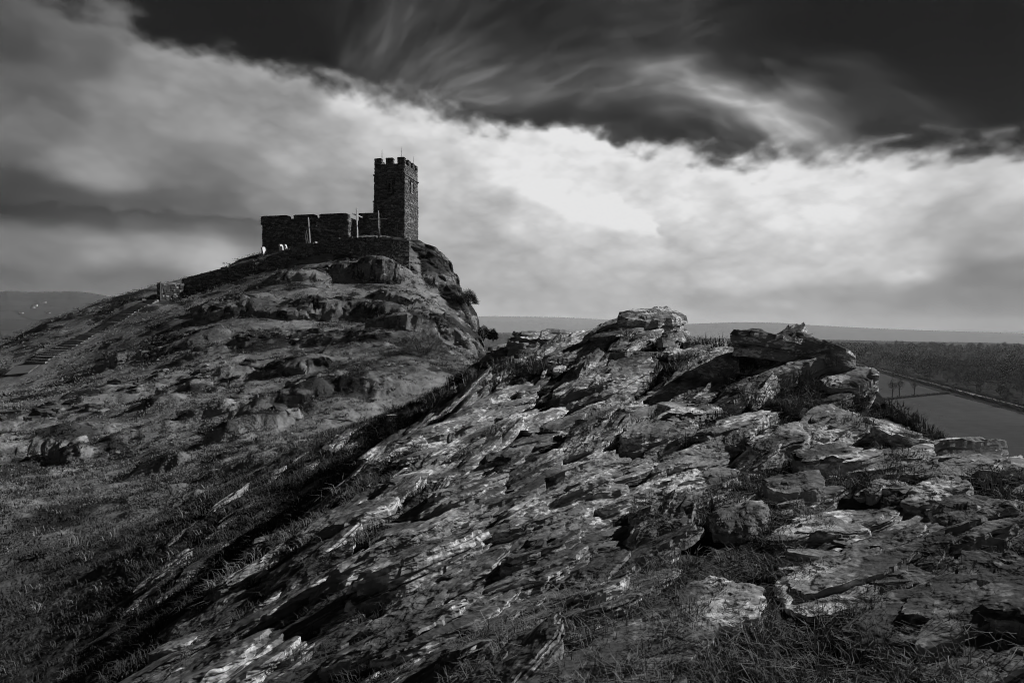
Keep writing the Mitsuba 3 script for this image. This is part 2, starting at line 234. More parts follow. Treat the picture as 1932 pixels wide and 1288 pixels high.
# ---------------------------------------------------------------- the tor: base relief through surveyed points
SURVEY = [  # px, py, distance ahead
 # church hill
 (590,480,66),(520,503,64.5),(430,535,62),(343,563,60),(292,567,59.5),(640,478,66),(700,484,66),(740,494,66),(790,520,68),
 (640,520,62),(560,520,60),(480,548,57),(400,590,50),(350,640,44),(250,660,45),(700,560,57),(800,570,60),(850,590,63),(885,615,62),
 (600,600,50),(500,600,48),(700,610,50),(800,615,51),(840,655,42),(760,645,42),(650,640,42),(550,650,40),(450,660,39),
 (300,700,37),(200,705,40),(100,725,41),(0,720,43),(600,690,33),(500,710,31),(400,740,28),(700,700,29),(800,690,29),
 (300,780,24),(200,800,24),(100,820,23.5),(0,830,24),(600,730,25),(500,790,20),(650,752,21),
 (0,900,17),(150,900,16.5),(300,880,16),(420,850,16.5),(440,900,13),(300,980,11.5),(150,1050,10),(0,1080,10),(0,1180,8),(120,1180,7.6),(0,1288,6),(-300,1000,11),(-300,800,26),
 (60,624,62),(0,657,58),(150,594,64),(230,572,66),
 (60,690,45),(172,629,51.5),(285,567,58.3),(120,657,48.2),
 (500,480,68.2),(450,494,67),(380,523,65.2),(600,463,69),(690,451,69.5),(760,457,72),(330,531,64.5),
 # the outcrop in front
 (966,1288,2.55),(1500,1288,2.5),(1932,1288,2.4),(600,1288,2.9),(1932,1060,3.5),(1600,1050,3.6),(1200,1100,3.45),(900,1100,3.6),(700,1100,3.95),
 (1932,885,6.2),(1750,858,7.2),(1672,838,8.0),(1850,874,6.6),(1800,900,5.2),(1600,900,5.2),(1400,900,5.3),(1200,900,5.4),(1000,900,5.8),(850,900,6.3),
 (1500,800,7.2),(1300,800,7.3),(1100,800,7.6),(950,800,8.2),(1600,725,8.8),(1450,745,8.6),(1300,745,8.7),(1150,730,9.6),(1000,720,10.4),(900,730,11),
 (1575,696,9.5),(1500,684,10),(1430,690,10),(1330,694,10.4),(1250,665,10.8),(1100,675,11.2),(1000,690,12.6),(1230,634,12.9),(1130,655,13.4),(1040,664,15),(960,690,16.5),(1290,656,12.4),
 # its left brow, and the hollow below that brow
 (850,765,10.3),(740,860,8.2),(650,955,6.8),(520,1045,5.7),(400,1155,4.7),(260,1288,3.6),
 (880,705,15),(790,760,14.2),(720,785,14.4),(600,850,11.8),(480,945,9.6),(350,1068,7.5),(200,1250,5.3),(700,850,11.4),(560,960,8.9),(420,1090,6.8)]
PLAIN = [(-1.2,17.5,-3.6),(3.5,18.5,-3.5),(8,14,-2.8),(-2,-1,-1.9),(2,-2,-1.8),(5,-6,-3),(-5,-6,-4),(0,-14,-6),(-12,-8,-7),(-12,4,-4.6),(9,0,-2.2),(10,8,-3),(1,40,-5),(-1.6,55,-4.5),(2,28,-5),(-3,45,-3.4),
 (-44,76,-3.5),(-58,67,-5.5),(-62,55,-8),(-74,68,-13),(-60,80,-10),(-56,42,-7.5),(-50,30,-8.5),(-45,12,-10),(-40,-10,-16),(-15,-40,-24),(15,-40,-22),(-8,88,10.2),(-18,86,10.6),(-26,84,9.5),(-34,82,5),(-40,90,-2),(-26,100,3),(-10,100,5),(-13,78,10.3),(-24,78,10.0),(-29,76,9.4),
 (-30,125,-14),(-75,90,-18),(-90,40,-22),(-80,-20,-30),(-30,-90,-48),(40,-80,-45),(0,130,-14),(-60,140,-34)]
pts = np.array([P(*s) for s in SURVEY] + [np.array(p, float) for p in PLAIN])
base_fn = RBFInterpolator(pts[:, :2], pts[:, 2], kernel='thin_plate_spline', smoothing=.002)
OUTLINE = np.array([P(*s)[:2] for s in [(200,1330,3.2),(240,1290,3.6),(385,1150,4.8),(500,1045,5.9),(630,955,7.1),(720,860,8.6),(830,765,10.8),(900,705,13.5),(960,655,18.5),(1100,600,17),(1290,620,15),(1620,650,11),(1670,780,9.2),(1932,822,7)]] + [(8.5,3),(8,-3),(-3,-3)])
def inside(x, y, poly):
    c = np.zeros(np.shape(x), bool)
    for (x0, y0), (x1, y1) in zip(poly, np.roll(poly, -1, 0)):
        c ^= ((y0 > y) != (y1 > y)) & (x < (x1 - x0) * (y - y0) / (y1 - y0 + 1e-12) + x0)
    return c
CLIFF = np.array([(-30,140),(-18,100),(-10,84),(-11.2,76),(-10.6,73.5),(-8.4,71),(-6.2,66),(-3.6,57),(-.6,42),(3,28),(4.4,18),(5.4,12.5),(5.35,9.8),(5.45,8.5),(6.3,7.2),(7.6,5.5),(9,2),(12,-10),(14,-60)], float)
def side(x, y):
    """metres to the right of the cliff edge (negative: on the hill)"""
    p = np.stack([x, y], -1); best = np.full(x.shape, 1e9); sg = np.zeros(x.shape)
    for a, b in zip(CLIFF[:-1], CLIFF[1:]):
        L = b - a; s = np.clip(((p - a) @ L) / (L @ L), 0, 1); q = p - a - s[..., None] * L; dd = np.hypot(q[..., 0], q[..., 1])
        cr = L[0] * q[..., 1] - L[1] * q[..., 0]
        sg = np.where(dd < best, np.sign(cr), sg); best = np.minimum(best, dd)
    return best * sg
AZ = np.radians(np.unique(np.concatenate([np.arange(-180, -56, 2.5), np.arange(-56, 54.01, .155), np.arange(54, 180.01, 2.5)])))
RR = np.concatenate([[.02, .3, .6, .9, 1.2, 1.5, 1.75], np.exp(np.arange(math.log(1.95), math.log(20), .0046)), np.exp(np.arange(math.log(20), math.log(80), .0044)), np.exp(np.arange(math.log(80), math.log(125), .012)), np.exp(np.arange(math.log(125), math.log(260), .03))])
rr, aa = np.meshgrid(RR, AZ, indexing='ij')
gx, gy = rr * np.sin(aa), rr * np.cos(aa)
flat = np.stack([gx.ravel(), gy.ravel()], 1)
gb = base_fn(np.clip(flat, -120, 145)).reshape(gx.shape)
out = np.maximum(0, np.hypot(gx, gy - 30) - 95)
gb = gb - .42 * out - 0.001 * out ** 2
sd = side(gx, gy)
nz = lambda s, seed, o=4, k=1: meshkit.fbm(np.stack([gx * s, gy * s * k, gb * s], -1), o, seed) - .5
sdw = sd + 1.6 * nz(.35, 5) * np.clip(rr / 20, .25, 1.6)
drop = np.maximum(0, sdw)
cl = gb - 1.1 * drop - 1.1 * np.minimum(drop, 9)
gb = np.maximum(cl, -72 + 0 * cl)
# turf: hummocks and tussocks, growing with the distance over which they are seen
lump = np.clip(rr / 14, .25, 1)
gb = gb + (.9 * nz(.16, 11) + .38 * nz(.55, 12)) * np.clip((rr - 9) / 12, 0, 1) * np.clip(1 - out / 20, 0, 1) + .16 * nz(2.1, 13, 4) * lump + .07 * nz(9, 14, 3) * np.clip(rr / 8, .35, 1)
_j = rr * .16 * (meshkit.fbm(np.stack([gx * .8, gy * .8, gx * 0 + 7.7], -1), 3, 23) - .42)
out_in = inside(gx + _j, gy - .4 * _j, OUTLINE)
pocket = meshkit.fbm(np.stack([gx * .75, gy * .75, gb * .75], -1), 4, 19)
soil = gb + np.where(out_in, .15 * np.clip((pocket - .47) / .10, 0, 1) * np.clip(rr / 6, .5, 1.3) - .03, 0)
# ---------------------------------------------------------------- slabs of bedded rock, thrown over the soil as tilted plates
FANX, FANY = -7.8, -.8      # the bedding fans out from here
strike_at = lambda x, y: math.atan2(x - FANX, y - FANY)
top = np.full(gx.shape, -1e9)
laz, lrr = AZ, RR
wide_noise = meshkit.fbm(np.stack([gx * .35, gy * .35, gb * .35], -1), 5, 76) - .5
big_noise = meshkit.fbm(np.stack([gx * 1.3, gy * 1.3, gb * 1.3], -1), 4, 77) - .5
mid_noise = meshkit.fbm(np.stack([gx * 5, gy * 5, gb * 5], -1), 4, 78) - .5
soil_fn = RegularGridInterpolator((np.log(RR), AZ), soil, bounds_error=False, fill_value=None)
def at(x, y): return soil_fn(np.stack([np.log(np.maximum(np.hypot(x, y), .02)), np.arctan2(x, y)], -1))
def slab(x, y, a, b, t, strike, tu, tv, steep=3.2, follow=.8, p=2.6, wig=.5, steps=0):
    R = math.hypot(a, b) * 1.25; r, z = math.hypot(x, y), math.atan2(x, y)
    i0, i1 = np.searchsorted(lrr, max(r - R, .02)), np.searchsorted(lrr, r + R)
    w = math.asin(min(.99, R / max(r, R * 1.02)))
    j0, j1 = np.searchsorted(laz, z - w), np.searchsorted(laz, z + w)
    steep = min(steep, max(1.1, 22 / r)) if r > 7 else steep
    if i1 - i0 < 2 or j1 - j0 < 2: return
    sl = (slice(i0, i1), slice(j0, j1))
    dx, dy = gx[sl] - x, gy[sl] - y
    s, c = math.sin(strike), math.cos(strike)
    u, v = dx * s + dy * c, -dx * c + dy * s
    e = ((np.abs(u) / a) ** p + (np.abs(v) / b) ** p) ** (1 / p) + wig * (2.0 * (wide_noise if b > .6 else big_noise if b > .18 else mid_noise)[sl] + (.5 * mid_noise[sl] if r < 14 else 0))
    z0 = float(at(np.array([x]), np.array([y]))[0])
    h = follow * soil[sl] + (1 - follow) * z0 + t + tu * u + tv * v
    fall = np.maximum(0, e - 1)
    if steps:
        q = fall * b * steep; st = t / steps
        q = np.floor(q / st) * st + np.clip((q / st - np.floor(q / st)) * 2.2 - 1.2, 0, 1) * st
        h = h - q
    else: h = h - fall * b * steep
    h = np.where(e < 1.9, h, -1e9)
    top[sl] = np.maximum(top[sl], h)
def ipx(px, py, n=900):
    """where the line of sight first meets the soil"""
    d = ray(px, py); d = d / d[1]; Y = np.exp(np.linspace(math.log(1.8), math.log(120), n))
    x, y, z = d[0] * Y, Y, d[2] * Y
    k = np.nonzero(z < at(x, y))[0]
    return (x[k[0]], y[k[0]]) if len(k) else None
def side1(x, y): return float(side(np.array([x]), np.array([y]))[0])
def scatter(n, dens=0):
    """points on the outcrop, as dense in the picture near as far"""
    got = []
    while len(got) < n:
        r = math.exp(rng.uniform(math.log(2), math.log(19))); a = math.radians(rng.uniform(-48, 50)); x, y = r * math.sin(a), r * math.cos(a)
        j = r * .16 * (float(meshkit.fbm(np.array([x * .8, y * .8, 7.7]), 3, 23)) - .42) + (rng.exponential(.05 * r) if rng.random() < .3 else 0)
        if inside(np.array([x + j]), np.array([y - .4 * j]), OUTLINE)[0]: got.append((x, y))
    return got
deg = math.radians
# the two high blocks and the broad plates that can be told apart, then ever smaller ones between them
PLATES = [
    (1235,600,12.6,1.1,.6,.55,55,.10,-.10,5),(1190,606,12.7,1.5,.75,.34,50,.12,-.12,3),(1110,622,13.4,1.4,.6,.36,46,.14,-.12,3),(1275,620,12.5,.55,.5,.36,50,-.05,-.1,3),(1040,640,15,1.5,.7,.30,40,.1,-.1,2),
    (1010,670,13.5,1.2,.5,.30,42,.14,-.16,2),(1090,672,11.6,1.3,.5,.3,46,.14,-.2,2),(1170,655,11.8,1.0,.5,.26,48,.1,-.2,2),
    (1500,672,9.7,1.7,.55,.26,62,.07,-.1,5),(1420,692,9.5,1.7,.5,.22,58,.10,-.16,4),(1560,695,9.3,.8,.5,.30,64,.04,-.12,4),(1480,715,8.9,1.5,.42,.28,60,.1,-.18,3),(1350,700,9.6,1.3,.4,.26,54,.12,-.18,2),(1600,735,8.7,.6,.42,.3,60,0,-.14,3),
    (1310,745,8.6,1.2,.36,.22,52,.12,-.2,2),(1400,770,7.9,1.1,.32,.2,54,.12,-.2,2),(1540,830,6.7,1.25,.42,.24,54,.06,-.10,2),(1470,880,5.7,.6,.3,.16,52,.06,-.14,1),(1560,905,5.1,.55,.26,.16,56,.05,-.14,1),
    (1380,855,6.0,.55,.3,.18,52,.08,-.16,1),(1300,940,4.9,.42,.26,.16,50,.1,-.14,1),(1390,1040,3.95,.36,.22,.15,55,.08,-.12,2),(1250,1020,4.1,.5,.28,.14,48,.1,-.14,1),(1830,1010,3.9,.5,.3,.2,62,-.05,-.1,1),(1650,1080,3.35,.62,.34,.10,66,.05,-.08,2),
    (1560,1140,3.1,.45,.28,.09,64,.05,-.08,1),(1720,1200,2.85,.75,.2,.10,68,.1,-.06,1),(1880,1130,3.1,.3,.24,.12,60,0,-.1,1),(1340,1180,2.95,.4,.24,.10,56,.08,-.1,1),(1060,1030,4.3,.5,.22,.12,46,.12,-.14,1),(930,1190,3.3,.26,.14,.1,46,.1,-.1,1),
    (1000,800,7.8,1.2,.3,.18,40,.14,-.2,2),(1120,790,7.7,1.0,.3,.18,44,.12,-.2,2),(920,860,6.9,1.1,.26,.16,36,.14,-.2,1),(800,930,6.2,1.2,.26,.16,30,.16,-.2,1),(1010,900,5.9,.9,.28,.16,40,.12,-.18,1),(1130,860,6.3,.9,.26,.16,44,.12,-.18,1),
    (700,1010,5.3,1.0,.24,.14,26,.16,-.2,1),(1230,850,6.4,.8,.26,.16,48,.1,-.18,1),(880,760,9.6,1.3,.3,.2,36,.14,-.2,1),(1720,860,6.0,.6,.3,.14,60,.05,-.12,1),(1790,930,4.9,.6,.3,.1,62,.05,-.1,1)]
rock_top = top.copy(); top[:] = -1e9
# ledges on the grassy hill: turf on top, broken rock on the side that faces the path
LEDGES = [(440,712,2.2,1.0,.6,50),(560,700,1.7,.8,.5,55),(600,585,3.2,1.3,.9,70),(690,590,2.2,1.1,.8,84),(480,583,2.6,1.0,.7,62),(440,575,2.0,.9,.6,60),(650,510,1.7,1.1,.95,70),(710,508,1.6,1.1,1.1,88),(570,520,2.4,.9,.5,65),
    (300,660,2.6,.9,.5,58),(360,645,1.8,.8,.45,60),(640,640,2.0,.8,.45,70),(540,640,2.0,.8,.45,62),(720,640,2.0,.9,.5,80),(760,610,1.6,.9,.7,85),(480,805,.9,.5,.35,48),(540,760,1.2,.6,.4,50),(700,735,1.2,.7,.5,52),(640,725,1.3,.6,.4,50),
    (60,850,2.0,.9,.5,62),(180,765,2.2,.8,.4,60),(30,800,2.0,.8,.4,60),(830,620,2.0,1.0,.8,100),(760,560,1.6,1.0,.5,90),(300,880,.5,.4,.25,50),(250,575,1.2,.6,.3,62),(130,602,1.3,.6,.3,58),(250,735,2.0,.8,.4,58),(420,660,1.7,.7,.45,60),
    (330,760,1.4,.6,.3,55),(230,830,1.3,.6,.3,56),(120,790,1.6,.7,.3,58),(420,770,1.2,.6,.3,52)]
ledge_at = []
for px, py, a, b, t, st in LEDGES:
    q = ipx(px, py)
    if q is None: continue
    ledge_at.append((q[0], q[1], a))
    slab(q[0], q[1], a * 1.15, b, t, deg(st), .04, -t / b * .75, steep=1.25, wig=1.0, p=2.2)
for i in range(240):
    r = math.exp(rng.uniform(math.log(11), math.log(75))); z = deg(rng.uniform(-44, 1)); x, y = r * math.sin(z), r * math.cos(z)
    if inside(np.array([x]), np.array([y]), OUTLINE)[0] or side1(x, y) > -1: continue
    if abs((x + 37.5) * .99 + (y - 51.7) * .03) < 2.2 or y > 62: continue
    a = rng.uniform(.3, 1.1) * (r / 30) ** .7; slab(x, y, a, a * rng.uniform(.3, .5), a * rng.uniform(.04, .16), deg(rng.normal(57, 8)), .03, -.35, steep=1.1, wig=1.0, p=2.2)
turf_top = np.maximum(soil, top)
# cliff buttresses right of the church
top[:] = -1e9
for i in range(90):
    k = rng.uniform(0, 6); i0 = int(k); a0, b0 = CLIFF[2:][i0], CLIFF[3:][i0]; c0 = a0 + (b0 - a0) * (k - i0) + rng.normal(0, .8, 2) + [.7, 0]
    a = rng.uniform(.6, 2.2); slab(c0[0], c0[1], a, a * rng.uniform(.4, .8), a * rng.uniform(.2, .55), deg(rng.uniform(60, 160)), rng.uniform(-.3, .3), rng.uniform(-.3, .1), steep=4, wig=.8, steps=2)
cliff_top = top.copy()
hh = np.maximum(np.maximum(turf_top, rock_top), cliff_top)
bed = (hh > soil + .015) & ((hh == rock_top) | (hh == cliff_top))
hh = ndi.gaussian_filter(hh, (1.15, .9))
hs = ndi.gaussian_filter(hh, 5)
su, sv = np.hypot(gx - FANX, gy - FANY), -9 * np.arctan2(gx - FANX, gy - FANY)
ridge = lambda f: 1 - np.abs(2 * f - 1)
wv = .25 * (meshkit.fbm(np.stack([gx * 1.1, gy * 1.1, hs], -1), 3, 90) - .5)
grain = ridge(meshkit.fbm(np.stack([su * 1.2, (sv + wv) * 5, hs * 4], -1), 5, 91)) - .75
chips = meshkit.fbm(np.stack([su * 9, sv * 18, hs * 8], -1), 4, 92) - .5
core_ = ndi.gaussian_filter((out_in & (rr < 20)).astype(float), 2)
hh = hh + core_ * (.16 * grain * np.clip(rr / 7, .45, 1.5) + .05 * chips * np.clip(rr / 5, .6, 2))
gr = np.gradient(hh, axis=0) / np.gradient(RR)[:, None]; ga = np.gradient(hh, axis=1) / (rr * np.gradient(AZ)[None, :] + 1e-6)
slope = np.hypot(gr, ga); st = np.clip((slope - .5) / 1.2, 0, 1) * bed
lay = meshkit.fbm(np.stack([su * .9, sv * .9, hh * np.clip(30 / rr, 2.5, 7)], -1), 2, 93) - .5
push = ndi.gaussian_filter(.16 * lay * st * np.clip(rr / 7, .4, 2.5), .8)
ca, sa = np.cos(aa), np.sin(aa)
nx, ny = -(gr * sa + ga * ca) / (slope + 1e-6), -(gr * ca - ga * sa) / (slope + 1e-6)
crag = np.clip((slope - .8) / .6, 0, 1) * np.clip((rr - 20) / 10, 0, 1)
cd = crag * 1.6 * (ridge(meshkit.fbm(np.stack([gx * .35, gy * .35, hh * .28], -1), 5, 94)) - .7)
push = push + cd; hh = hh + crag * (.5 * (meshkit.fbm(np.stack([gx * .8, gy * .8, hh * .8], -1), 4, 95) - .5) + .5 * (ridge(meshkit.fbm(np.stack([gx * 1.7, gy * 1.7, hh * 3.5], -1), 4, 98)) - .75))

vx, vy = gx + push * nx, gy + push * ny
WALL = [(343,529,61.7,562),(380,518,62.3,550),(430,504,62.9,536),(480,491,63.6,520),(520,478,64.7,506),(560,466,65.4,488),(600,458,66,480),(640,451,66.2,478),(690,448,66.3,485),(740,449,67.2,496),(772,453,68.2,512)]
wp = np.array([P(a, b, c)[:2] for a, b, c, d in WALL]); wf = np.array([P(a, d, c)[2] for a, b, c, d in WALL])
_g = P(305, 563, 59.5); wp = np.vstack([[_g[:2] - [.5, .55], _g[:2], _g[:2] + [1.32, 1.5]], wp[1:]]); wf = np.r_[_g[2], _g[2], _g[2], wf[1:]]
near_w = (rr > 50) & (rr < 85) & (aa < 0) & (aa > -.65); qx, qy = gx[near_w], gy[near_w]; bd = np.full(qx.shape, 1e9); bz = np.zeros(qx.shape); bs = np.zeros(qx.shape)
for i in range(len(wp) - 1):      # the turf is cut down to the foot of the churchyard wall
    L = wp[i + 1] - wp[i]; t = np.clip(((qx - wp[i, 0]) * L[0] + (qy - wp[i, 1]) * L[1]) / (L @ L), 0, 1); dx, dy = qx - wp[i, 0] - t * L[0], qy - wp[i, 1] - t * L[1]; q = np.hypot(dx, dy)
    bs = np.where(q < bd, L[0] * dy - L[1] * dx, bs); bz = np.where(q < bd, wf[i] + t * (wf[i + 1] - wf[i]), bz); bd = np.minimum(bd, q)
zz = hh[near_w]; front_ = (bs < 0) | (bd < .45)
hh[near_w] = np.where(front_ & (bd < 3.2), np.minimum(zz, bz + .05 + .1 * np.maximum(0, bd - 1.5)), zz)
# trodden line of the steps
sx0, sx1 = P(60,690,45), P(285,567,58.3)
hfn = RegularGridInterpolator((np.log(RR), AZ), hh, bounds_error=False, fill_value=None)
def ground(x, y): return hfn(np.stack([np.log(np.maximum(np.hypot(x, y), .02)), np.arctan2(x, y)], -1))
verts = np.stack([vx, vy, hh], -1).reshape(-1, 3)
nr, na = gx.shape
ii, jj = np.meshgrid(np.arange(nr - 1), np.arange(na - 1), indexing='ij'); o = ii * na + jj
quads = np.stack([o, o + 1, o + na + 1, o + na], -1).reshape(-1, 4)
tri = np.vstack([quads[:, [0, 2, 1]], quads[:, [0, 3, 2]]])
fn = np.cross(verts[tri[:, 1]] - verts[tri[:, 0]], verts[tri[:, 2]] - verts[tri[:, 0]]); fz = np.abs(fn[:, 2]) / (np.linalg.norm(fn, axis=1) + 1e-12)
bedf = bed.ravel()[tri].mean(1) > .5
tc = verts[tri[:, 0]]
steepf = (fz < np.where(np.hypot(tc[:, 0], tc[:, 1]) < 46, .30, .46)) & (np.hypot(tc[:, 0], tc[:, 1]) > 9) & (meshkit.fbm(tc * .5, 4, 96) > .50)
rockf = bedf | steepf
def sub(mask):
    f = tri[mask]; u, inv = np.unique(f, return_inverse=True); return trimesh.Trimesh(verts[u], inv.reshape(-1, 3), process=False)
farf = np.hypot(tc[:, 0], tc[:, 1]) > 21
coref = (out_in.ravel()[tri].mean(1) > .5) & ~farf
rockf = rockf | coref
put('rocky_outcrop', sub(rockf & ~farf), 'moss', smooth=True, kind='structure', label='bedded grey rock breaking through the turf of the tor')
put('crag', sub(rockf & farf), 'crag_stone', smooth=False, kind='structure', label='broken grey rock on the cliff and ledges of the church hill')
hx, hy = tc[:, 0], tc[:, 1]
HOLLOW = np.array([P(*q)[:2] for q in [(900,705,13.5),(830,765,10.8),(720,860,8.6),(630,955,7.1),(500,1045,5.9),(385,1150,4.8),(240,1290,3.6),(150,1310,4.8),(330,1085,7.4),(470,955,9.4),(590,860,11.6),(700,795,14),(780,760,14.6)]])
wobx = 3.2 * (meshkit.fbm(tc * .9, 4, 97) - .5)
shadef = inside(hx + wobx, hy - wobx, HOLLOW) & ~rockf  # faces of the hollow that carry the painted shade
put('painted_shade_bank', sub(shadef), 'painted_shade', smooth=True, kind='structure', label='hollow below the left brow of the outcrop, its shade painted into the ground colour')
put('hill_turf', sub(~rockf & ~shadef), 'turf', smooth=True, kind='structure', label='short dark turf and heath covering the hill')

# ---------------------------------------------------------------- plates of bedded rock lying on the outcrop like shingles
def plate(x, y, z, a, b, t, strike, tu, tv, seed, cell, layers=3):
    """an angular slab with a stepped top, broken laminated edges and worn rim; cell: size of its facets in metres"""
    g = np.random.default_rng(seed); K = int(np.clip(2 * np.pi * math.sqrt(a * b) * 1.15 / cell, 14, 130)); NR = int(np.clip(b / cell * 1.1, 3, 22))
    m = int(g.integers(6, 11)); ta = np.sort((np.arange(m) + g.uniform(-.35, .35, m)) * 2 * np.pi / m); ra = g.uniform(.78, 1.08, m)
    th = np.arange(K) * 2 * np.pi / K; cv = np.c_[np.cos(ta), np.sin(ta)] * ra[:, None]
    # straight fracture edges between the corners
    i = np.searchsorted(ta, th) % m; A, B = cv[i - 1], cv[i]; dth = np.c_[np.cos(th), np.sin(th)]
    cr = lambda p, q: p[:, 0] * q[:, 1] - p[:, 1] * q[:, 0]
    R = np.abs(cr(A, B - A) / (cr(dth, B - A) + 1e-9)); R = np.clip(R, .45, 1.25)
    ring = np.stack([np.cos(th) * 2.2, np.sin(th) * 2.2, th * 0 + seed * 3.7], -1)
    R = R * (1 + .50 * (meshkit.fbm(ring, 3, 11) - .5) + .22 * (meshkit.fbm(ring * 3.5, 2, 12) - .5))
    s = (np.arange(NR + 1) / NR)[:, None] ** .85
    u, v = s * R * np.cos(th) * a, s * R * np.sin(th) * b
    P3 = lambda k, q: np.stack([u * k, v * q, u * 0 + seed * 1.7], -1)
    n1 = meshkit.fbm(P3(.9, 3.2), 4, 13); n2 = ridge(meshkit.fbm(P3(2.0 / max(a, .25), 9), 5, 14)); n3 = meshkit.fbm(P3(14, 26), 3, 15)
    q = n1 * 6; terr = (np.floor(q) + np.clip((q - np.floor(q)) * 5 - 4, 0, 1)) / 6
    amp = min(.35 * t, .10)
    top = (terr - .5) * amp * 2.6 + (n2 - .75) * min(.045, .26 * b) + (n3 - .5) * min(.016, .08 * b) - .5 * t * np.clip(s - .80, 0, 1) ** 1.5 * g.uniform(.5, 2.2)
    V = [np.stack([u, v, top], -1)]; zb = top[-1]
    layers = max(layers, int(min(7, t / max(cell, .012) / 2.2))); zl = np.sort(g.uniform(.08, .9, layers)); prev = 0
    sm = np.fft.irfft(np.fft.rfft(R) * (np.arange(K // 2 + 1) < 5), K) / R; un, vn = u[-1] * sm, v[-1] * sm          # the smoothed outline
    for j, e in enumerate([*zl, 1.35]):
        w = min(1, .35 + e); rim_u, rim_v = u[-1] * (1 - w) + un * w, v[-1] * (1 - w) + vn * w
        n4 = meshkit.fbm(ring * 2.4 + j * 9, 4, 16 + j) - .5
        off = 1 + .16 * e + g.uniform(-.13, .05) + .26 * n4; off2 = off + .07 * t / max(b, .02) * g.uniform(.1, .9) + .10 * (meshkit.fbm(ring * 3 + j * 5 + 40, 3, 36 + j) - .5)
        dz = .25 * (e - prev) * t * (meshkit.fbm(ring * 2 + j * 4 + 70, 3, 46 + j) - .5)
        V += [np.stack([rim_u * off, rim_v * off, zb - (prev + .02) * t + dz * (j > 0)], -1)[None], np.stack([rim_u * off2, rim_v * off2, zb - e * t + dz], -1)[None]]; prev = e
    V = np.concatenate(V); nr_ = len(V)
    h = V[..., 2] + tu * V[..., 0] + tv * V[..., 1]
    sn, cs = math.sin(strike), math.cos(strike)
    W = np.stack([x + V[..., 0] * sn - V[..., 1] * cs, y + V[..., 0] * cs + V[..., 1] * sn, z + h], -1).reshape(-1, 3)
    i, j = np.meshgrid(np.arange(nr_ - 1), np.arange(K), indexing='ij'); o = i * K + j; o2 = i * K + (j + 1) % K
    f = np.vstack([np.stack([o, o + K, o2 + K], -1).reshape(-1, 3), np.stack([o, o2 + K, o2], -1).reshape(-1, 3)])
    return W, f
prg = np.random.default_rng(4242); TC0 = P(762, 460, 77.0)[:2]
slabs = []
def lay(x, y, a, b, t, st, tu, tv, lift, layers=3):
    z = float(ground(np.array([x]), np.array([y]))[0]); r = math.hypot(x, y)
    # lie with the slope of the ground along and across the strike
    e = .6 * max(b, .15); sn, cs = math.sin(st), math.cos(st); gq = ground(np.array([x + sn * a * .6, x - sn * a * .6, x - cs * e, x + cs * e]), np.array([y + cs * a * .6, y - cs * a * .6, y + sn * e, y - sn * e]))
    su_, sv_ = (gq[0] - gq[1]) / (1.2 * a), (gq[2] - gq[3]) / (2 * e)
    slabs.append((a * b / r ** 1.4, plate(x, y, z + lift, a, b, t, st, tu + .8 * np.clip(su_, -.5, .5), tv + .6 * np.clip(sv_, -.5, .5), len(slabs) + 1, max(.011, .0042 * r), layers)))
for px, py, Y, a, b, t, st, tu, tv, steps in PLATES:
    q = P(px, py, Y); sc_ = .78 if Y < 6 else .68 if Y < 8 else .9; lay(q[0], q[1], a * sc_, b * .85, t * 1.2, deg(st), tu, -.04, t * (.7 if Y < 6 else .75), max(3, steps + 1))
pockets = RegularGridInterpolator((np.log(RR), AZ), pocket, bounds_error=False, fill_value=None)
for n, lo, hi in ((230, .34, .75), (2000, .15, .42), (2600, .07, .22)):
    for x, y in scatter(n):
        r = math.hypot(x, y); k = (r / 6.0) ** .75; a = k * prg.uniform(lo, hi); b = a * prg.uniform(.15, .32) * (1.35 if r < 5.5 else 1.1)
        pk = float(pockets(np.array([[math.log(r), math.atan2(x, y)]]))[0])
        if pk > .545 + prg.uniform(-.02, .08) or (x < -.15 * y - .1 and prg.random() < np.interp(y, [3, 6.5], [.72, 0])): continue
        if side1(x, y) > -.5 * b - .1: continue
        t = b * prg.uniform(.55, 1.3); lay(x, y, a, b, t, math.atan2(x - FANX, y - FANY) + prg.normal(0, .09), prg.uniform(-.02, .16), prg.normal(-.14, .15), t * prg.uniform(.3, 1.1), int(prg.integers(2, 5)))
hx0, hy0 = HOLLOW.min(0); hx1, hy1 = HOLLOW.max(0); n = 0
while n < 190:                                            # broken ribs of rock in and beyond the hollow on the left
    x, y = prg.uniform(hx0 - 1.5, hx1), prg.uniform(hy0, hy1); dj = prg.normal(0, .5)
    if not inside(np.array([x + abs(dj)]), np.array([y - dj]), HOLLOW)[0] or prg.random() > 5 / y: continue
    n += 1; a = prg.uniform(.1, .42) * (y / 6) ** .6; b = a * prg.uniform(.15, .4); lay(x, y, a, b, b * prg.uniform(.5, 1.1), math.atan2(x - FANX, y - FANY) + prg.normal(0, .12), prg.uniform(-.05, .1), prg.normal(-.1, .12), b * prg.uniform(-.1, .5), 3)
keep_, slabs = slabs, []
for x, y, a in ledge_at:                                  # broken blocks along the ledges of the hill
    for i in range(int(7 + 3 * a) if math.hypot(x, y) > 33 else 3):
        u, v = prg.uniform(-1, 1) * a * 1.1, -prg.uniform(.15, 1.1) * a * .5; st = deg(60); px_, py_ = x + u * math.sin(st) - v * math.cos(st), y + u * math.cos(st) + v * math.sin(st)
        k = prg.uniform(.12, .42) * min(a, 2.4) ** .7; lay(px_, py_, k, k * prg.uniform(.4, .8), k * prg.uniform(.4, .8), st + prg.normal(0, .35), prg.uniform(-.1, .2), prg.normal(-.15, .2), k * prg.uniform(-.05, .25), 3)
